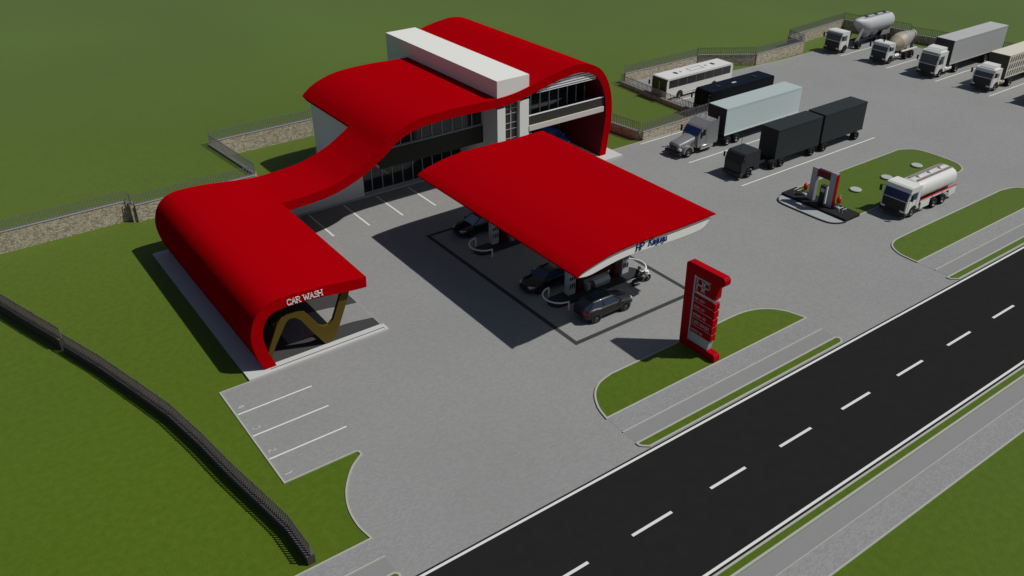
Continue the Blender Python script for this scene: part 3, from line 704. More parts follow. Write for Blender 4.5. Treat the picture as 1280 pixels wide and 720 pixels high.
def cabover(root, W, H, L_, paint, lower, glass='truckglass', r=.5, axx=1.25, rake=.22, visor=False, rimm='rim'):
    h = W/2; zb = .42
    arch = [(axx+.66*math.cos(a), .5+.66*math.sin(a)) for a in [PI*k/8 for k in range(0,9)]]
    arch = [p for p in arch if p[1] > .62]
    side = [(.06,zb),(0,.75),(0,1.72),(rake,H-.42),(rake+.1,H-.12),(rake+.3,H),(L_,H-.03),(L_,.95)]
    side += [(L_,.64),(arch[0][0],.64)]+arch+[(arch[-1][0],zb)]
    cab = MB().prism(side, 'Y', -h, h).build('cab', paint, root, .05)
    # dark lower front with grille
    MB().prism([(-.03,.5),(-.03,1.66),(-.005,1.66),(-.005,.5)], 'Y', -h+.12, h-.12).build('grille', lower, root, .01)
    g_ = MB()
    for z in (.95,1.1,1.25,1.4): g_.box(-.05,-.031,-h+.3,h-.3,z,z+.045)
    g_.build('grille_bars', 'darkrim', root)
    box('bumper', lower, root, (-.09,.3,-h-.01,h+.01,.32,.66), .04)
    for s in (-1,1):
        y0 = s*(h-.12); y1 = s*(h-.5)
        box('headlight', 'lamp', root, (-.11,-.03,min(y0,y1),max(y0,y1),.68,.86), .015)
    # windscreen
    f = lambda z: (z-1.72)/(H-.42-1.72)*rake
    MB().prism([(f(1.74)-.02,1.74),(f(H-.46)-.02,H-.46),(f(H-.46)+.02,H-.46),(f(1.74)+.02,1.74)], 'Y', -h+.1, h-.1).build('windscreen', glass, root)
    wp = MB()
    for y_ in (-.5,.35): wp.tube([(f(1.8)-.035,y_,1.8),(f(2.1)-.035,y_+.38,2.08)], .012, 5)
    wp.build('wiper', 'chassis', root)
    for s in (-1,1):
        a_, b_ = (s*h, s*(h+.015)); a_, b_ = min(a_,b_), max(a_,b_)
        MB().prism([(.32,1.78),(1.35,1.72),(1.35,H-.55),(.55,H-.55)], 'Y', a_, b_).build('side_window', glass, root)
        for x_ in (.22,1.45): box('door_line', 'chassis', root, (x_,x_+.02,a_,b_,.7,H-.5))
        mr = MB(); mr.box(-.02,.1,s*(h+.3)-.1,s*(h+.3)+.1,1.95,2.5); mr.tube([(.2,s*h,2.5),(.05,s*(h+.3),2.48)], .02, 5); mr.tube([(.2,s*h,1.9),(.05,s*(h+.3),1.98)], .02, 5)
        mr.build('wing_mirror', 'chassis', root)
        box('step', 'chassis', root, (.35,.62,min(s*(h-.1),s*(h+.03)),max(s*(h-.1),s*(h+.03)),.34,.62), .02)
    if visor: MB().prism([(-.1,H-.45),(rake,H-.3),(rake,H-.36),(-.08,H-.5)], 'Y', -h+.05, h-.05).build('sun_visor', 'chassis', root)
    axle(root, axx, W, r, rimm=rimm)
    return cab
def chassis(root, x0, x1, z=.85, w=.42):
    b = MB()
    for s in (-1,1): b.box(x0,x1,s*w-.06,s*w+.06,z-.13,z+.13)
    x = x0+.3
    while x < x1-.2: b.box(x,x+.1,-w,w,z-.09,z+.08); x += 1.1
    return b.build('chassis', 'chassis', root)
def mud(root, x, W, r=.5):
    for s in (-1,1):
        b = MB()
        pts = [(x+(r+.1)*math.cos(a), r+(r+.1)*math.sin(a)) for a in [PI*(.1+.8*k/8) for k in range(9)]]
        pts += [(x+(r+.06)*math.cos(a), r+(r+.06)*math.sin(a)) for a in [PI*(.9-.8*k/8) for k in range(9)]]
        y0, y1 = s*(W/2-.5), s*(W/2+.02); b.prism(pts, 'Y', min(y0,y1), max(y0,y1)); b.build('mudguard', 'chassis', root)
def tankcyl(root, x0, x1, y, z, r, m='chrome', name='fuel_tank'):
    MB().lathe([(0,x0),(r*.85,x0),(r,x0+.06),(r,x1-.06),(r*.85,x1),(0,x1)], (0,y,z), 'X', 16).build(name, m, root)
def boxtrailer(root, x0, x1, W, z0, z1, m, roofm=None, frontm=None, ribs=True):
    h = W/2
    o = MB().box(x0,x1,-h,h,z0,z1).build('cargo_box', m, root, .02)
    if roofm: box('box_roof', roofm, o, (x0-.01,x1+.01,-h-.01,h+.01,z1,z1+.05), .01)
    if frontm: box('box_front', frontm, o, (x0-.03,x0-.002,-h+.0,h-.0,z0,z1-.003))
    e = MB()
    for s in (-1,1):
        e.box(x0,x1,min(s*h,s*(h+.03)),max(s*h,s*(h+.03)),z0,z0+.12); e.box(x0,x1,min(s*h,s*(h+.02)),max(s*h,s*(h+.02)),z1-.1,z1-.002)
    e.build('box_rail', m if m in ('darkbox','tealbox') else 'greyroof', o)
    d = MB(); 
    for y_ in (-h+.05,-.03,h-.1): d.box(x1+.002,x1+.03,y_,y_+.06,z0+.1,z1-.1)
    for y_ in (-.35,.35): d.tube([(x1+.05,y_,z0+.1),(x1+.05,y_,z1-.15)], .02, 5)
    d.build('rear_door_bars', 'frame', o)
    for s in (-1,1):
        for z in (z0+.2,): box('tail_lamp', 'taillamp', o, (x1+.002,x1+.04,min(s*(h-.15),s*(h-.4)),max(s*(h-.15),s*(h-.4)),z-.35,z-.22))
    return o

# 1 silver bonneted lorry with pale box trailer
t = thing('semi_truck', 'silver bonneted lorry with a long pale blue-grey box trailer', 'lorry', (62.6,58.55,.012), 'vehicles parked in the lorry park', local=True)
W = 2.35; h = W/2
hood = []
for x, z, w in ((0,1.25,.55),(.15,1.45,.7),(1.0,1.62,.78),(2.0,1.85,.86),(2.35,1.95,.95)):
    hood.append([(x,-w,.75),(x,-w,z-.25),(x,-w*.82,z-.06),(x,0,z),(x,w*.82,z-.06),(x,w,z-.25),(x,w,.75)])
MB().loft(hood).build('hood', 'silver', t, .03)
for s in (-1,1):
    pts = [(1.05+.68*math.cos(a), .5+.68*math.sin(a)) for a in [PI*k/10 for k in range(11)]]+[(.42,.5),(.5,.5)]
    pts = [(1.05+.72*math.cos(a), .5+.72*math.sin(a)) for a in [PI*k/10 for k in range(11)]]+[(1.05+.56*math.cos(a), .5+.56*math.sin(a)) for a in [PI*(1-k/10) for k in range(11)]]
    y0, y1 = s*.62, s*1.17; MB().prism(pts, 'Y', min(y0,y1), max(y0,y1), True).build('fender', 'silver', t, .02)
    box('headlight', 'lamp', t, (-.02,.18,min(s*.66,s*.98),max(s*.66,s*.98),.82,1.05), .03)
    tankcyl(t, 2.9, 4.6, s*.92, .62, .3)
    box('step', 'silver', t, (2.3,4.9,min(s*.8,s*1.15),max(s*.8,s*1.15),.93,1.0), .01)
    mr = MB(); mr.box(2.35,2.5,s*1.42-.08,s*1.42+.08,1.85,2.5); mr.tube([(2.6,s*1.1,2.45),(2.45,s*1.42,2.4)], .02, 5); mr.build('wing_mirror', 'chassis', t)
box('grille', 'chassis', t, (-.04,.0,-.5,.5,.62,1.22), .01); box('bumper', 'chassis', t, (-.16,.12,-1.1,1.1,.32,.62), .05)
MB().prism([(2.3,.75),(2.3,1.92),(2.85,2.62),(3.0,2.75),(3.9,3.25),(4.85,3.3),(5.2,3.15),(5.2,.75)], 'Y', -1.12, 1.12).build('cab', 'silver', t, .08)
MB().prism([(2.33,1.98),(2.80,2.58),(2.77,2.62),(2.28,1.98)], 'Y', -1.0, 1.0).build('windscreen', 'blueglass', t)
for s in (-1,1):
    y0, y1 = s*1.12, s*1.135
    MB().prism([(2.75,1.9),(3.35,1.9),(3.35,2.55),(3.0,2.55)], 'Y', min(y0,y1), max(y0,y1)).build('side_window', 'glass', t)
    box('door_line', 'chassis', t, (2.6,2.62,min(y0,y1),max(y0,y1),.9,2.0)); box('door_line', 'chassis', t, (3.5,3.52,min(y0,y1),max(y0,y1),.9,2.7))
    st = MB(); st.tube([(5.35,s*.95,.9),(5.35,s*.95,3.45)], .08, 8); st.build('exhaust_stack', 'chrome', t)
b = MB(); b.tube([(.5,1.0,1.5),(.5,1.0,2.9)], .012, 4); b.build('antenna', 'chassis', t)
b = MB(); b.box(4.2,4.6,-.25,-.15,3.32,3.4); b.box(4.2,4.6,.5,.6,3.32,3.4); b.build('horn', 'chrome', t)
chassis(t, 2.2, 9.2); chassis(t, 9.3, 18.0, 1.0)
axle(t, 1.05, 2.34); axle(t, 6.75, 2.4, .5, True); axle(t, 8.15, 2.4, .5, True); mud(t, 6.75, 2.4); mud(t, 8.15, 2.4)
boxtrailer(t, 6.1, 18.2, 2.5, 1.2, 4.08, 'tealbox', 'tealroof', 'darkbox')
axle(t, 15.6, 2.4, .5, True); axle(t, 16.9, 2.4, .5, True)
b = MB(); [b.box(10.6,10.72,s*.8-.05,s*.8+.05,.15,1.15) for s in (-1,1)]; b.build('landing_leg', 'chassis', t)

# 2 charcoal lorry and trailer
t = thing('drawbar_truck', 'all charcoal lorry pulling a second charcoal box trailer', 'lorry', (63.45,51.35,.012), 'vehicles parked in the lorry park', local=True)
W = 2.15; h = W/2
MB().prism([(.0,.45),(-.03,1.75),(.25,2.45),(.45,2.6),(2.55,2.62),(2.6,.6),(2.0,.6),(1.85,1.05),(1.3,1.15),(.75,1.05),(.6,.5)], 'Y', -h, h).build('cab', 'darkbox', t, .05)
MB().prism([(-.01,1.82),(.24,2.4),(.21,2.42),(-.05,1.84)], 'Y', -h+.1, h-.1).build('windscreen', 'chassis', t)
box('bumper', 'chassis', t, (-.15,.3,-h-.05,h+.05,.3,.7), .05); box('grille', 'chassis', t, (-.06,-.03,-h+.15,h-.15,.75,1.6))
for s in (-1,1):
    y0, y1 = s*h, s*(h+.015)
    MB().prism([(.4,1.75),(1.4,1.75),(1.4,2.3),(.6,2.3)], 'Y', min(y0,y1), max(y0,y1)).build('side_window', 'chassis', t)
    box('headlight', 'darkrim', t, (-.17,-.14,min(s*.6,s*.95),max(s*.6,s*.95),.42,.6))
    mr = MB(); mr.box(.0,.1,s*(h+.2)-.08,s*(h+.2)+.08,1.8,2.3); mr.tube([(.2,s*h,2.2),(.05,s*(h+.2),2.2)], .02, 5); mr.build('wing_mirror', 'chassis', t)
b = MB(); b.tube([(1.2,.3,2.6),(1.2,.3,3.9)], .02, 5); b.build('antenna', 'chassis', t)
chassis(t, .4, 11.6); chassis(t, 12.2, 19.1)
axle(t, 1.2, W, .46, rimm='darkrim')
for x in (4.8,5.95,10.7): axle(t, x, W, .46, True, 'darkrim'); mud(t, x, W, .46)
boxtrailer(t, 4.9, 11.75, 2.15, .95, 3.98, 'darkbox', 'darkbox')
for x in (12.7,18.2,): axle(t, x, W, .46, True, 'darkrim')
boxtrailer(t, 12.15, 19.2, 2.15, .98, 3.99, 'darkbox', 'darkbox')
b = MB(); b.tube([(11.5,0,.7),(12.7,0,.6)], .08); b.build('drawbar', 'chassis', t)

# coaches
def coach(label, loc, L_, W, H, paint, glass, deck, roofm, white):
    t = thing('coach', label, 'coach', loc, 'vehicles parked in the lorry park', local=True); h = W/2
    arches = []
    sidep = [(.05,.28),(.0,.9),(.0,H-.5),(.12,H-.1),(.3,H),(L_-.2,H),(L_,H-.15),(L_,.3)]
    for ax in (L_*.72, L_*.2):
        sidep += [(ax+.58,.3)]+[(ax+.58*math.cos(a), .42+.58*math.sin(a)) for a in [PI*k/6 for k in range(0,7)] if .42+.58*math.sin(a) > .3]+[(ax-.58,.3)]
    MB().prism(sidep, 'Y', -h, h).build('body', paint, t, .07)
    MB().prism([(-.02,deck[0]-.35),(-.02,H-.45),(.08,H-.12),(.12,H-.14),(.02,H-.47),(.02,deck[0]-.35)], 'Y', -h+.08, h-.08).build('windscreen', glass, t)
    box('front_divider', 'whitepaint' if white else 'chassis', t, (-.035,-.022,-.04,.04,deck[0]-.3,H-.5))
    for s in (-1,1):
        y0, y1 = s*h, s*(h+.012); n = 7
        for i in range(n):
            x0 = .35+i*(L_-.7)/n; x1 = .35+(i+1)*(L_-.7)/n-.04
            MB().prism([(x0,deck[0]),(x1,deck[0]),(x1,deck[1]),(x0,deck[1])], 'Y', min(y0,y1), max(y0,y1)).build('side_window', glass, t)
        box('headlight', 'lamp', t, (-.03,.05,min(s*(h-.1),s*(h-.4)),max(s*(h-.1),s*(h-.4)),.6,.78), .02)
        box('tail_lamp', 'taillamp', t, (L_,L_+.02,min(s*(h-.1),s*(h-.3)),max(s*(h-.1),s*(h-.3)),.8,1.2))
        mr = MB(); mr.tube([(.15,s*(h-.1),H-.25),(-.3,s*(h+.05),H-.3),(-.35,s*(h+.1),H-.6)], .025, 5); mr.box(-.42,-.28,s*(h+.1)-.08,s*(h+.1)+.08,H-1.1,H-.6); mr.build('wing_mirror', 'chassis', t)
        b = MB(); b.box(1.2,L_-.5,min(y0,y1),max(y0,y1),.52,.54); b.build('skirt_line', 'chassis', t)
    for ax in (L_*.2, L_*.72): axle(t, ax, W, .42, rimm='rim')
    for x in (.22,.78): box('roof_hatch', 'chassis', t, (L_*x-.1,L_*x+.25,-.32,.32,H+.001,H+.05), .01)
    if white:
        b = MB(); 
        for q in ((L_*.42,L_*.62,-.5,-.45),(L_*.42,L_*.62,.45,.5),(L_*.42,L_*.425,-.45,.45),(L_*.615,L_*.62,-.45,.45)): b.box(*q,H+.001,H+.03)
        b.build('roof_seam', 'coping', t)
        box('roof_unit', 'whitepaint', t, (L_*.3,L_*.35,-.25,.25,H+.001,H+.08), .02); box('roof_unit', 'whitepaint', t, (L_*.68,L_*.72,-.25,.25,H+.001,H+.08), .02)
    else: box('roof_unit', 'lamp', t, (L_*.42,L_*.48,-.3,-.05,H+.001,H+.04), .01)
    return t
coach('white coach with dark windows parked behind the low railing', (74.0,72.5,.012), 11.4, 2.55, 2.68, 'whitepaint', 'busglass', (1.5,2.45), 'white', True)
coach('shiny dark navy coach parked between the white coach and the silver lorry', (73.75,65.35,.012), 10.9, 2.35, 3.02, 'navybus', 'navyglass', (1.5,2.6), 'navybus', False)

# T1 silo lorry
t = thing('silo_truck', 'white cab lorry with grey bulk silo tank parked by the corner wall', 'lorry', (107.0,72.35,.012), 'vehicles parked in the lorry park', local=True)
cabover(t, 2.5, 2.95, 1.95, 'whitepaint', 'chassis', visor=True, rimm='darkrim'); chassis(t, 1.6, 12.4)
axle(t, 4.6, 2.45, .5, True, 'darkrim'); mud(t, 4.6, 2.45)
R_ = 1.18
b = MB(); b.loft([[(x, r*math.cos(a), zc+r*math.sin(a)) for a in [2*PI*k/28 for k in range(28)]] for x, r, zc in
    ((4.5,.12,3.62),(4.6,.32,3.5),(5.3,.72,3.2),(6.1,1.02,2.92),(6.8,R_,2.75),(12.1,R_,2.75),(12.6,1.02,2.8),(12.9,.6,2.9),(12.95,.2,2.95))]); b.build('tank', 'tank', t)
b = MB()
for x in (7.0,9.2,11.2): b.lathe([(.28,0),(.28,.12),(0,.14)], (x,0,3.9), 'Z', 14)
b.box(5.9,12.3,-.5,-.44,3.98,4.02); b.box(5.9,12.3,.44,.5,3.98,4.02)
b.build('tank_hatch', 'chassis', t)
for s in (-1,1):
    for q_ in ([(4.1,.95),(5.3,2.7),(5.9,2.6),(5.0,.95)], [(10.2,.95),(10.6,1.9),(12.3,1.9),(12.4,.95)]):
        MB().prism(q_, 'Y', min(s*.7,s*.78), max(s*.7,s*.78)).build('tank_cradle', 'coping', t)
b = MB(); b.lathe([(0,0),(.2,.1),(.75,1.0),(.75,1.15)], (7.6,0,.65), 'Z', 16); b.lathe([(0,0),(.2,.1),(.75,1.0),(.75,1.15)], (9.4,0,.65), 'Z', 16); b.build('discharge_cone', 'tank', t)
for x in (9.9,11.1,12.2): axle(t, x, 2.45, .5, True, 'darkrim')
b = MB()
for s in (-.2,.2): b.tube([(12.95,s,.9),(12.95,s,3.7)], .025, 5)
for z in (1.2,1.6,2.0,2.4,2.8,3.2,3.6): b.tube([(12.95,-.2,z),(12.95,.2,z)], .02, 5)
b.build('ladder', 'frame', t)
# T2 mixer lorry
t = thing('mixer_truck', 'small white cab concrete mixer lorry with tan and grey drum', 'lorry', (107.75,65.5,.012), 'vehicles parked in the lorry park', local=True)
cabover(t, 2.4, 2.75, 1.7, 'whitepaint', 'chassis', rimm='darkrim', axx=1.05); chassis(t, 1.5, 7.2)
for x in (4.7,5.95): axle(t, x, 2.4, .48, True, 'darkrim'); mud(t, x, 2.4, .48)
def tilt(mb, c, ang):
    ca, sa = math.cos(ang), math.sin(ang)
    mb.v = [(c[0]+(x-c[0])*ca-(z-c[2])*sa, y, c[2]+(x-c[0])*sa+(z-c[2])*ca) for x, y, z in mb.v]; return mb
b = MB(); b.lathe([(0,-2.3),(.55,-2.25),(.85,-1.7),(1.15,-.8)], (4.7,0,2.25), 'X', 24); b.lathe([(1.15,-.8),(1.18,.1)], (4.7,0,2.25), 'X', 24); dm = tilt(b, (4.7,0,2.25), .22).build('drum', 'drum', t)
b = MB(); b.lathe([(1.18,.1),(1.1,.6),(.8,1.7),(.5,2.5)], (4.7,0,2.25), 'X', 24); tilt(b, (4.7,0,2.25), .22).build('drum_cone', 'drumgrey', dm)
b = MB(); b.lathe([(.5,2.5),(.56,2.55),(.56,2.75),(.4,2.75),(.38,2.4)], (4.7,0,2.25), 'X', 20); tilt(b, (4.7,0,2.25), .22).build('drum_mouth', 'drum', dm)
b = MB(); b.prism([(6.4,.9),(6.3,2.4),(6.6,2.5),(6.95,.9)], 'Y', -.6, -.5); b.prism([(6.4,.9),(6.3,2.4),(6.6,2.5),(6.95,.9)], 'Y', .5, .6); b.prism([(2.2,.9),(2.2,1.9),(2.6,1.9),(3.0,.9)], 'Y', -.5, .5); b.build('drum_support', 'chassis', t)
b = MB(); b.prism([(-.35,1.35),(.35,1.35),(.45,2.6),(-.45,2.6)], 'X', 7.35, 7.4); b.tube([(7.3,0,1.6),(7.7,-.3,.9)], .16, 8); b.build('chute', 'drumgrey', t)
box('side_board', 'whitepaint', t, (3.6,7.1,-1.2,-.95,1.15,1.32), .02); box('side_board', 'whitepaint', t, (3.6,7.1,.95,1.2,1.15,1.32), .02)
tankcyl(t, 2.3, 3.2, -.9, .8, .25, 'whitepaint', 'water_tank')
b = MB(); b.lathe([(0,.22),(.1,.2),(.12,0)], (1.0,.2,2.75), 'Z', 10); b.build('beacon', 'chassis', t)
# T3 container lorry
t = thing('container_truck', 'white cab lorry with a long ribbed grey container', 'lorry', (107.5,58.3,.012), 'vehicles parked in the lorry park', local=True)
cabover(t, 2.5, 3.3, 2.15, 'whitepaint', 'chassis'); chassis(t, 1.6, 16.4); axle(t, 4.85, 2.45, .5, True); mud(t, 4.85, 2.45)
b = MB(); b.prism([(.5,3.3),(1.0,3.6),(2.1,3.7),(2.1,3.3)], 'Y', -1.0, 1.0); b.build('wind_deflector', 'whitepaint', t, .06)
box('deflector_stripe', 'drumgrey', t, (.2,.26,-.95,.95,2.98,3.2))
for s in (-1,1): tankcyl(t, 2.5, 3.9, s*.92, .8, .3, 'whitepaint')
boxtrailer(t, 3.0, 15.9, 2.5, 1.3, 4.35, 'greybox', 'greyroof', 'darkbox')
for x in (12.0,13.3): axle(t, x, 2.45, .5, True)
b = MB(); [b.box(7.4,7.52,s*.8-.05,s*.8+.05,.15,1.15) for s in (-1,1)]; b.build('landing_leg', 'chassis', t)
# T4 livestock lorry
t = thing('livestock_truck', 'cream cab lorry with a beige slatted livestock box at the right edge', 'lorry', (107.9,51.2,.012), 'vehicles parked in the lorry park', local=True)
cabover(t, 2.45, 2.75, 2.0, 'whitepaint', 'chassis', axx=1.3); chassis(t, 1.6, 14.2); axle(t, 4.5, 2.45, .5, True); mud(t, 4.5, 2.45)
b = MB(); b.prism([(.45,2.75),(.9,3.05),(1.9,3.15),(1.9,2.75)], 'Y', -.9, .9); b.build('wind_deflector', 'whitepaint', t, .05)
cbx = MB().box(3.0,14.3,-1.22,1.22,1.2,4.0).build('cargo_box', 'beigebox', t, .02)
box('box_roof', 'beigebox', cbx, (2.98,14.32,-1.24,1.24,4.0,4.05)); box('box_front', 'slot', cbx, (2.97,2.998,-1.2,1.2,1.2,3.98))
for s in (-1,1):
    b = MB()
    for rz in (1.45,2.3,3.15):
        x = 3.3
        while x < 14.0:
            y0, y1 = s*1.221, s*1.235
            b.prism([(x,rz),(x+.22,rz),(x+.36,rz+.62),(x+.14,rz+.62)], 'Y', min(y0,y1), max(y0,y1))
            x += .56
    b.build('vent_openings', 'slot', cbx)
tankcyl(t, 2.4, 3.4, -.92, .8, .28, 'drum'); tankcyl(t, 2.4, 3.4, .92, .8, .28, 'drum')
for x in (11.0,12.3): axle(t, x, 2.45, .5, True)
# T5: only its front shows at the right edge
t = thing('parked_truck', 'dark cab lorry mostly cut off by the right edge', 'lorry', (107.6,44.2,.012), 'vehicles parked in the lorry park', local=True)
cabover(t, 2.45, 2.8, 2.0, 'darkbox', 'chassis', rimm='darkrim'); chassis(t, 1.6, 10.2); axle(t, 4.5, 2.45, .5, True, 'darkrim'); axle(t, 8.6, 2.45, .5, True, 'darkrim')
boxtrailer(t, 2.6, 10.4, 2.45, 1.2, 3.7, 'darkbox', 'darkbox')

# fuel tanker on the drive
t = thing('fuel_tanker', 'white three axle fuel tanker with red stripe driving past the grass island', 'tanker', (68.55,37.15,.012), local=True)
cabover(t, 2.5, 2.95, 1.9, 'whitepaint', 'chassis', 'blueglass', axx=1.15); chassis(t, 1.5, 8.0)
for x in (4.45,5.85): axle(t, x, 2.5, .5, True)
ring = []
sec = [(1.05*math.copysign(abs(math.cos(a))**.75, math.cos(a)), .88*math.copysign(abs(math.sin(a))**.75, math.sin(a))) for a in [2*PI*k/28 for k in range(28)]]
tk = []
for x, s in ((2.05,.86),(2.15,.98),(2.25,1),(7.6,1),(7.75,.98),(7.85,.86)): tk.append([(x, p[0]*s*1.1, 2.05+p[1]*s) for p in sec])
tn = MB().loft(tk).build('tank', 'tankwhite', t)
b = MB(); b.box(2.3,7.6,-.55,-.3,2.90,2.97); b.box(2.3,7.6,.3,.55,2.90,2.97); b.build('walkway', 'taupe', tn)
b = MB()
for x in (3.2,4.9,6.6): b.lathe([(.22,0),(.22,.1),(0,.12)], (x,0,2.92), 'Z', 14)
b.build('hatch', 'tankwhite', tn)
for s in (-1,1):
    y0, y1 = s*1.2, s*1.26; a_, c_ = min(y0,y1), max(y0,y1)
    box('side_rail', 'whitepaint', t, (2.1,7.9,a_,c_,1.15,1.33), .01); box('red_stripe', 'redball', t, (2.1,7.9,a_-.004,c_+.004,1.335,1.42))
    box('side_locker', 'whitepaint', t, (2.3,3.7,a_,c_,.5,1.1), .02); box('side_locker', 'whitepaint', t, (6.75,7.9,a_,c_,.5,1.1), .02)
    box('side_reflector', 'redball', t, (3.9,4.1,a_-.01,c_+.01,1.2,1.3)); box('side_reflector', 'redball', t, (5.5,5.7,a_-.01,c_+.01,1.2,1.3))
    box('tail_lamp', 'taillamp', t, (7.95,8.0,min(s*.8,s*1.15),max(s*.8,s*1.15),.6,.78))
box('rear_bumper', 'chassis', t, (7.8,8.0,-1.2,1.2,.4,.58), .02)

# ---------------------------------------------------------------- cars
def make_car(name, label, loc, paint, rz=0, suv=False, L_=4.55, W=1.8, H=1.42, group='cars at the station', glass='carglass', rimm='rim', panor=False):
    t = thing(name, label, 'car', loc, group, local=True, rz=rz); h = W/2; zs = .12 if suv else 0
    # stations: x, half width, sill z, shoulder z, top z
    st = [(0,.62,.36,.52,.60),(.12,.78,.27,.60,.68),(.45,.87,.24,.68,.76),(1.0,.9,.24,.76,.86),(1.35,.9,.24,.84,.93),(2.2,.9,.24,.88,.95),(3.1,.9,.24,.90,.97),(3.7,.9,.25,.90,.98),
          (4.15,.87,.27,.86,.97),(4.42,.8,.32,.74,.86),(4.55,.68,.42,.62,.70)]
    rings = []
    for x, w, z0, zs_, zt in st:
        x = x*L_/4.55; w = w/.9*h; z0 += zs; zs_ += zs*1.3; zt += zs*1.3
        if suv and x > L_*.8: zt += .05
        rings.append([(x,-w*.9,z0),(x,-w,z0+.12),(x,-w,(z0+zs_)/2),(x,-w*.97,zs_),(x,-w*.8,zt),(x,-w*.4,zt+.02),(x,0,zt+.03),(x,w*.4,zt+.02),(x,w*.8,zt),(x,w*.97,zs_),(x,w,(z0+zs_)/2),(x,w,z0+.12),(x,w*.9,z0)])
    body = MB().loft(rings).build('body', paint, t)
    body.modifiers.new('e', 'EDGE_SPLIT').split_angle = .9
    zb = .90+zs*1.3; zt = H+zs
    xs = (1.2,2.0,3.25,4.25) if not suv else (1.15,1.9,3.75,4.4)
    xs = [x*L_/4.55 for x in xs]
    def ring(x, w, z): return [(x,-w,z),(x,w,z)]
    gh = MB(); wb, wt = h*.86, h*.68
    V = [(xs[0],-wb,zb),(xs[0],wb,zb),(xs[3],wb,zb),(xs[3],-wb,zb),(xs[1],-wt,zt-.03),(xs[1],wt,zt-.03),(xs[2],wt,zt-.03),(xs[2],-wt,zt-.03)]
    gh.add(V, [(0,1,5,4),(1,2,6,5),(2,3,7,6),(3,0,4,7)])
    g_ = gh.build('windows', glass, t)
    rf = MB(); R2 = []
    for x, z, k_ in ((xs[1]-.03,zt-.04,.97),(xs[1]+.12,zt,1),(xs[1]*.5+xs[2]*.5,zt+.025,1.02),(xs[2]-.1,zt,1),(xs[2]+.04,zt-.05,.97)):
        R2.append([(x,-wt*k_-.02,z-.05),(x,-wt*k_,z),(x,-wt*.5,z+.025),(x,0,z+.03),(x,wt*.5,z+.025),(x,wt*k_,z),(x,wt*k_+.02,z-.05)])
    rf.loft(R2).build('roof', paint, t)
    if panor: 
        box('sunroof', glass, t, (xs[1]+.15,xs[2]-.35,-wt*.8,wt*.8,zt+.03,zt+.058), .01)
    pl_ = MB()
    for s in (-1,1):
        for (a_, c_) in ((V[0 if s < 0 else 1], V[4 if s < 0 else 5]), (V[3 if s < 0 else 2], V[7 if s < 0 else 6])): pl_.tube([a_, c_], .045, 6)
        xm = (xs[1]+xs[2])/2+.1; pl_.tube([(xm,s*wb,zb),(xm-.03,s*wt,zt-.03)], .035, 6)
        pl_.tube([V[4 if s < 0 else 5], V[7 if s < 0 else 6]], .04, 6)
    pl_.build('pillar', paint, t)
    for s in (-1,1):
        MB().lathe([(0,-.14),(.07,-.1),(.09,0),(.07,.1),(0,.14)], (xs[0]+.35,s*(h+.1),zb+.08), 'Y', 8).build('wing_mirror', paint, t)
        b = MB(); x0 = .03; b.prism([(x0,s*h*.5),(x0+.02,s*h*.74),(.42,s*h*.93),(.38,s*h*.7)], 'Z', .58+zs, .705+zs); b.build('headlight', 'lamp', t)
        b = MB(); b.prism([(L_+.01,s*h*.45),(L_+.0,s*h*.76),(L_-.25,s*h*.93),(L_-.22,s*h*.6)], 'Z', .68+zs, .85+zs); b.build('tail_lamp', 'taillamp', t)
        for ax in (.85*L_/4.55,3.65*L_/4.55):
            y0, y1 = s*(h*.55), s*(h+.004); r = .37+zs*.4
            MB().prism([(ax+(r+.05)*math.cos(2*PI*k/20), r+.0+(r+.05)*math.sin(2*PI*k/20)) for k in range(20)], 'Y', min(y0,y1), max(y0,y1)).build('wheel_arch', 'chassis', t)
            wheel(t, ax, s*(h-.09), .33+zs*.4, .22, rimm)
        y0, y1 = s*h*1.0, s*(h+.006)
        for x_ in (xs[0]+.35,(xs[1]+xs[2])/2+.1): box('door_line', 'chassis', t, (x_,x_+.012,min(y0,y1),max(y0,y1),.35+zs,.82+zs))
    box('grille', 'chassis', t, (-.015,.02,-.42,.42,.42+zs,.56+zs)); box('lower_trim', 'chassis', t, (.0,.2,-h*.75,h*.75,.22+zs,.34+zs), .02)
    return t
make_car('saloon_car', 'black saloon beside the pumps at the front of the canopy', (34.15,45.95,.012), 'blackgloss')
make_car('saloon_car', 'black car at the pumps furthest back, nearest the building', (35.0,56.85,.012), 'blackgloss', L_=4.6, glass='paleglass')
make_car('estate_car', 'dark grey car with roof glass at the sunlit edge of the canopy', (39.55,40.3,.012), 'darkgrey', rz=PI, suv=True, L_=4.6, H=1.5, glass='greyglass', panor=True)
make_car('hatchback_car', 'bright blue car inside the open bay under the tall red arch', (54.2,65.9,.28), 'bluepaint', rz=PI/2, suv=True, L_=4.3, H=1.5)
make_car('hatchback_car', 'white car inside the open bay beside the stair tower', (51.3,66.9,.28), 'whitepaint', rz=PI/2, suv=True, L_=4.3, H=1.5)

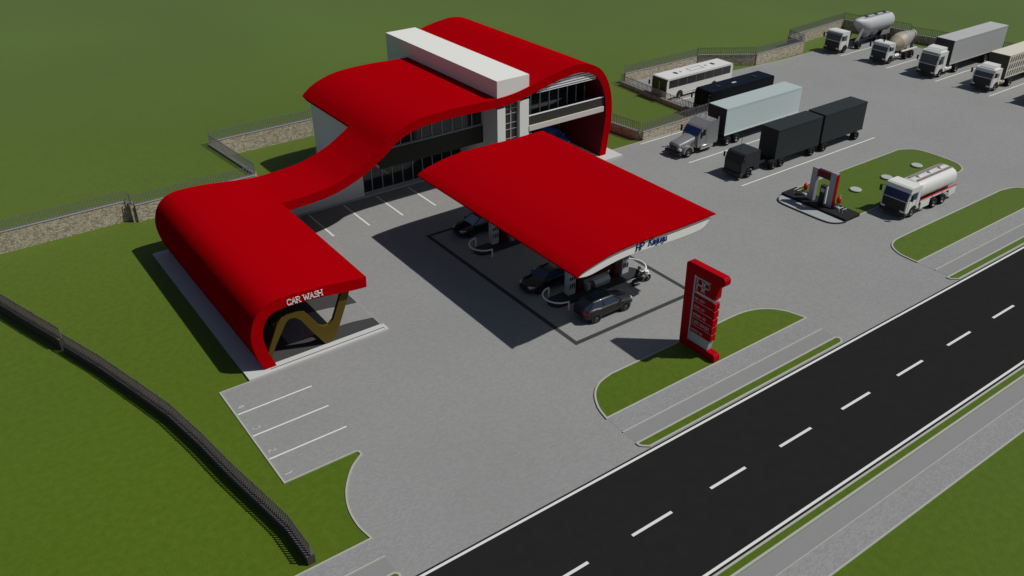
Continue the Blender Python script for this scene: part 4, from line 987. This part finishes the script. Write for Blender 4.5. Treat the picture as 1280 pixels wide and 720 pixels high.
# ---------------------------------------------------------------- motorcycle and rider (facing +X)
mx, my = 41.3, 41.65
mt = thing('motorcycle', 'dark motorcycle with white front fairing stopped beside the near pumps', 'motorcycle', (mx,my,.012), local=True)
for x in (.32,1.72):
    w_ = wheel(mt, x, 0, .31, .14, 'darkrim')
b = MB(); b.tube([(.32,-.1,.31),(.75,-.12,.4),(.95,-.1,.5)], .03, 6); b.tube([(.32,.1,.31),(.75,.12,.4),(.95,.1,.5)], .03, 6); b.tube([(.7,0,.62),(1.35,0,.85)], .045, 8); b.tube([(.75,0,.35),(.7,0,.62)], .04, 6); b.build('frame', 'chassis', mt)
b = MB(); b.box(.72,1.2,-.17,.17,.28,.62); b.build('engine', 'darkrim', mt, .05)
b = MB(); b.tube([(1.72,-.1,.31),(1.42,-.1,.9)], .028, 6); b.tube([(1.72,.1,.31),(1.42,.1,.9)], .028, 6); b.build('fork', 'chrome', mt)
b = MB(); b.loft([[(x, w*math.cos(a), z+hh*math.sin(a)) for a in [2*PI*k/12 for k in range(12)]] for x, w, z, hh in ((.82,.05,.8,.05),(.95,.15,.83,.1),(1.2,.17,.86,.12),(1.36,.1,.86,.08))]); b.build('fuel_tank', 'blackgloss', mt)
b = MB(); b.loft([[(x, w*math.cos(a), z+.05*math.sin(a)) for a in [2*PI*k/12 for k in range(12)]] for x, w, z in ((.05,.06,.86),(.2,.13,.82),(.5,.15,.76),(.85,.1,.77))]); b.build('seat', 'leather', mt)
b = MB(); b.loft([[(x, w*math.cos(a), z+hh*math.sin(a)) for a in [2*PI*k/12 for k in range(12)]] for x, w, z, hh in ((1.35,.16,.85,.16),(1.55,.2,.88,.2),(1.72,.12,.82,.14),(1.78,.03,.8,.04))]); b.build('fairing', 'tubewhite', mt)
b = MB(); b.tube([(1.35,-.36,1.02),(1.42,-.2,1.0),(1.44,0,.98),(1.42,.2,1.0),(1.35,.36,1.02)], .018, 6); b.build('handlebar', 'chassis', mt)
b = MB(); b.tube([(.8,-.2,.3),(.1,-.22,.42)], .05, 8); b.build('exhaust', 'chrome', mt)
b = MB(); b.prism([(1.72+.36*math.cos(a), .31+.36*math.sin(a)) for a in [PI*(.15+.7*k/8) for k in range(9)]]+[(1.72+.33*math.cos(a), .31+.33*math.sin(a)) for a in [PI*(.85-.7*k/8) for k in range(9)]], 'Y', -.08, .08); b.build('front_mudguard', 'tubewhite', mt)

def skin_figure(name, m, verts, edges, radii, parent, root=0, levels=2):
    me = bpy.data.meshes.new(name); me.from_pydata(verts, edges, []); me.materials.append(M[m])
    o = bpy.data.objects.new(name, me); COL.objects.link(o)
    if parent is not None: o.parent = parent
    sk = o.modifiers.new('skin', 'SKIN'); sk.use_smooth_shade = True
    if not me.skin_vertices: me.skin_vertices.new(name='')
    for i, r in enumerate(radii):
        v = me.skin_vertices[0].data[i]; v.radius = r if isinstance(r, tuple) else (r, r); v.use_root = (i == root)
    s = o.modifiers.new('sub', 'SUBSURF'); s.levels = levels; s.render_levels = levels
    return o
def seated_rider(loc):
    t = thing('person', 'person in dark clothes and grey helmet riding the motorcycle by the pump', 'person', loc, local=True)
    V, E_, R_ = [], [], []
    def v(p, r, link=None):
        V.append(p); R_.append(r)
        if link is not None: E_.append((link, len(V)-1))
        return len(V)-1
    pel = v((.45,0,.88), (.15,.12)); wa = v((.5,0,1.03), (.13,.10), pel); ch = v((.6,0,1.2), (.16,.12), wa); nk = v((.66,0,1.35), .06, ch); hd = v((.70,0,1.44), (.075,.075), nk); ht = v((.71,0,1.54), .07, hd)
    for s in (-1,1):
        hp = v((.48,s*.1,.84), .09, pel); kn = v((.95,s*.25,.74), .07, hp); an = v((.82,s*.23,.33), .045, kn); ft = v((1.0,s*.24,.27), .04, an)
        sh = v((.62,s*.19,1.27), .062, ch); el = v((.92,s*.33,1.1), .045, sh); wr = v((1.24,s*.34,1.06), .03, el); pm = v((1.31,s*.345,1.05), (.035,.022), wr)
        for k_, dy in enumerate((-.03,-.01,.01,.03)):
            l_ = (.05,.055,.052,.042)[k_]
            a1 = v((1.31+l_*.6,s*.345+dy,1.055), .0095, pm); a2 = v((1.31+l_,s*.345+dy,1.02), .009, a1); v((1.31+l_*.6,s*.345+dy,.995), .008, a2)
        th = v((1.28,s*.345-s*.035,1.03), .011, pm); v((1.32,s*.345-s*.04,1.0), .009, th)
    skin_figure('body', 'leather', V, E_, R_, t)
    b = MB(); hx = .72
    b.loft([[(hx+rr*1.12*math.cos(a), rr*math.sin(a), z) for a in [2*PI*k/16 for k in range(16)]] for z, rr in ((1.37,.07),(1.41,.11),(1.48,.135),(1.55,.13),(1.61,.09),(1.635,.03))]); hl = b.build('helmet', 'helmet', t)
    b = MB(); b.loft([[(hx+(.158*rr)*math.cos(a), (.138*rr)*math.sin(a), z) for a in [-1.0+2.0*k/8 for k in range(9)]] for z, rr in ((1.44,.92),(1.48,1.02),(1.54,.99))], cap=False); b.build('visor', 'glass', hl)
    return t
seated_rider((mx,my,.012))

# ================================================================ SKY, SUN, CAMERA
sx, sy, sz = .578, -.46, 1.0
el = math.atan2(sz, math.hypot(sx, sy)); 
w = bpy.data.worlds.new('World'); scene.world = w; w.use_nodes = True
nt = w.node_tree; bg = nt.nodes['Background']; sk = nt.nodes.new('ShaderNodeTexSky'); sk.sky_type = 'NISHITA'; sk.sun_disc = False
sk.sun_elevation = el; sk.sun_rotation = math.atan2(sx, sy)
nt.links.new(sk.outputs[0], bg.inputs['Color']); bg.inputs['Strength'].default_value = .05
sl = bpy.data.lights.new('sun', 'SUN'); sl.energy = 4.6; sl.angle = math.radians(.9); sl.color = (1.0, .98, .94)
so = bpy.data.objects.new('sun', sl); COL.objects.link(so)
so.rotation_euler = Vector((sx, sy, sz)).to_track_quat('Z', 'Y').to_euler()

cam = bpy.data.cameras.new('camera'); co = bpy.data.objects.new('camera', cam); COL.objects.link(co)
cam.sensor_width = 36; cam.lens = 36*1088.745/1280; cam.clip_start = .5; cam.clip_end = 6000
pitch, yaw, roll = math.radians(31.13494706), math.radians(35.68659537), math.radians(-.2876606)
fw = Vector((math.sin(yaw)*math.cos(pitch), math.cos(yaw)*math.cos(pitch), -math.sin(pitch)))
rt = Vector((math.cos(yaw), -math.sin(yaw), 0)); up = rt.cross(fw)
r2 = rt*math.cos(roll)+up*math.sin(roll); u2 = -rt*math.sin(roll)+up*math.cos(roll)
co.matrix_world = Matrix(((r2.x, u2.x, -fw.x, 0), (r2.y, u2.y, -fw.y, 0), (r2.z, u2.z, -fw.z, 35), (0, 0, 0, 1)))
scene.camera = co
scene.view_settings.view_transform = 'Standard'; scene.view_settings.look = 'None'
scene.view_settings.exposure = -.55; scene.view_settings.gamma = 1
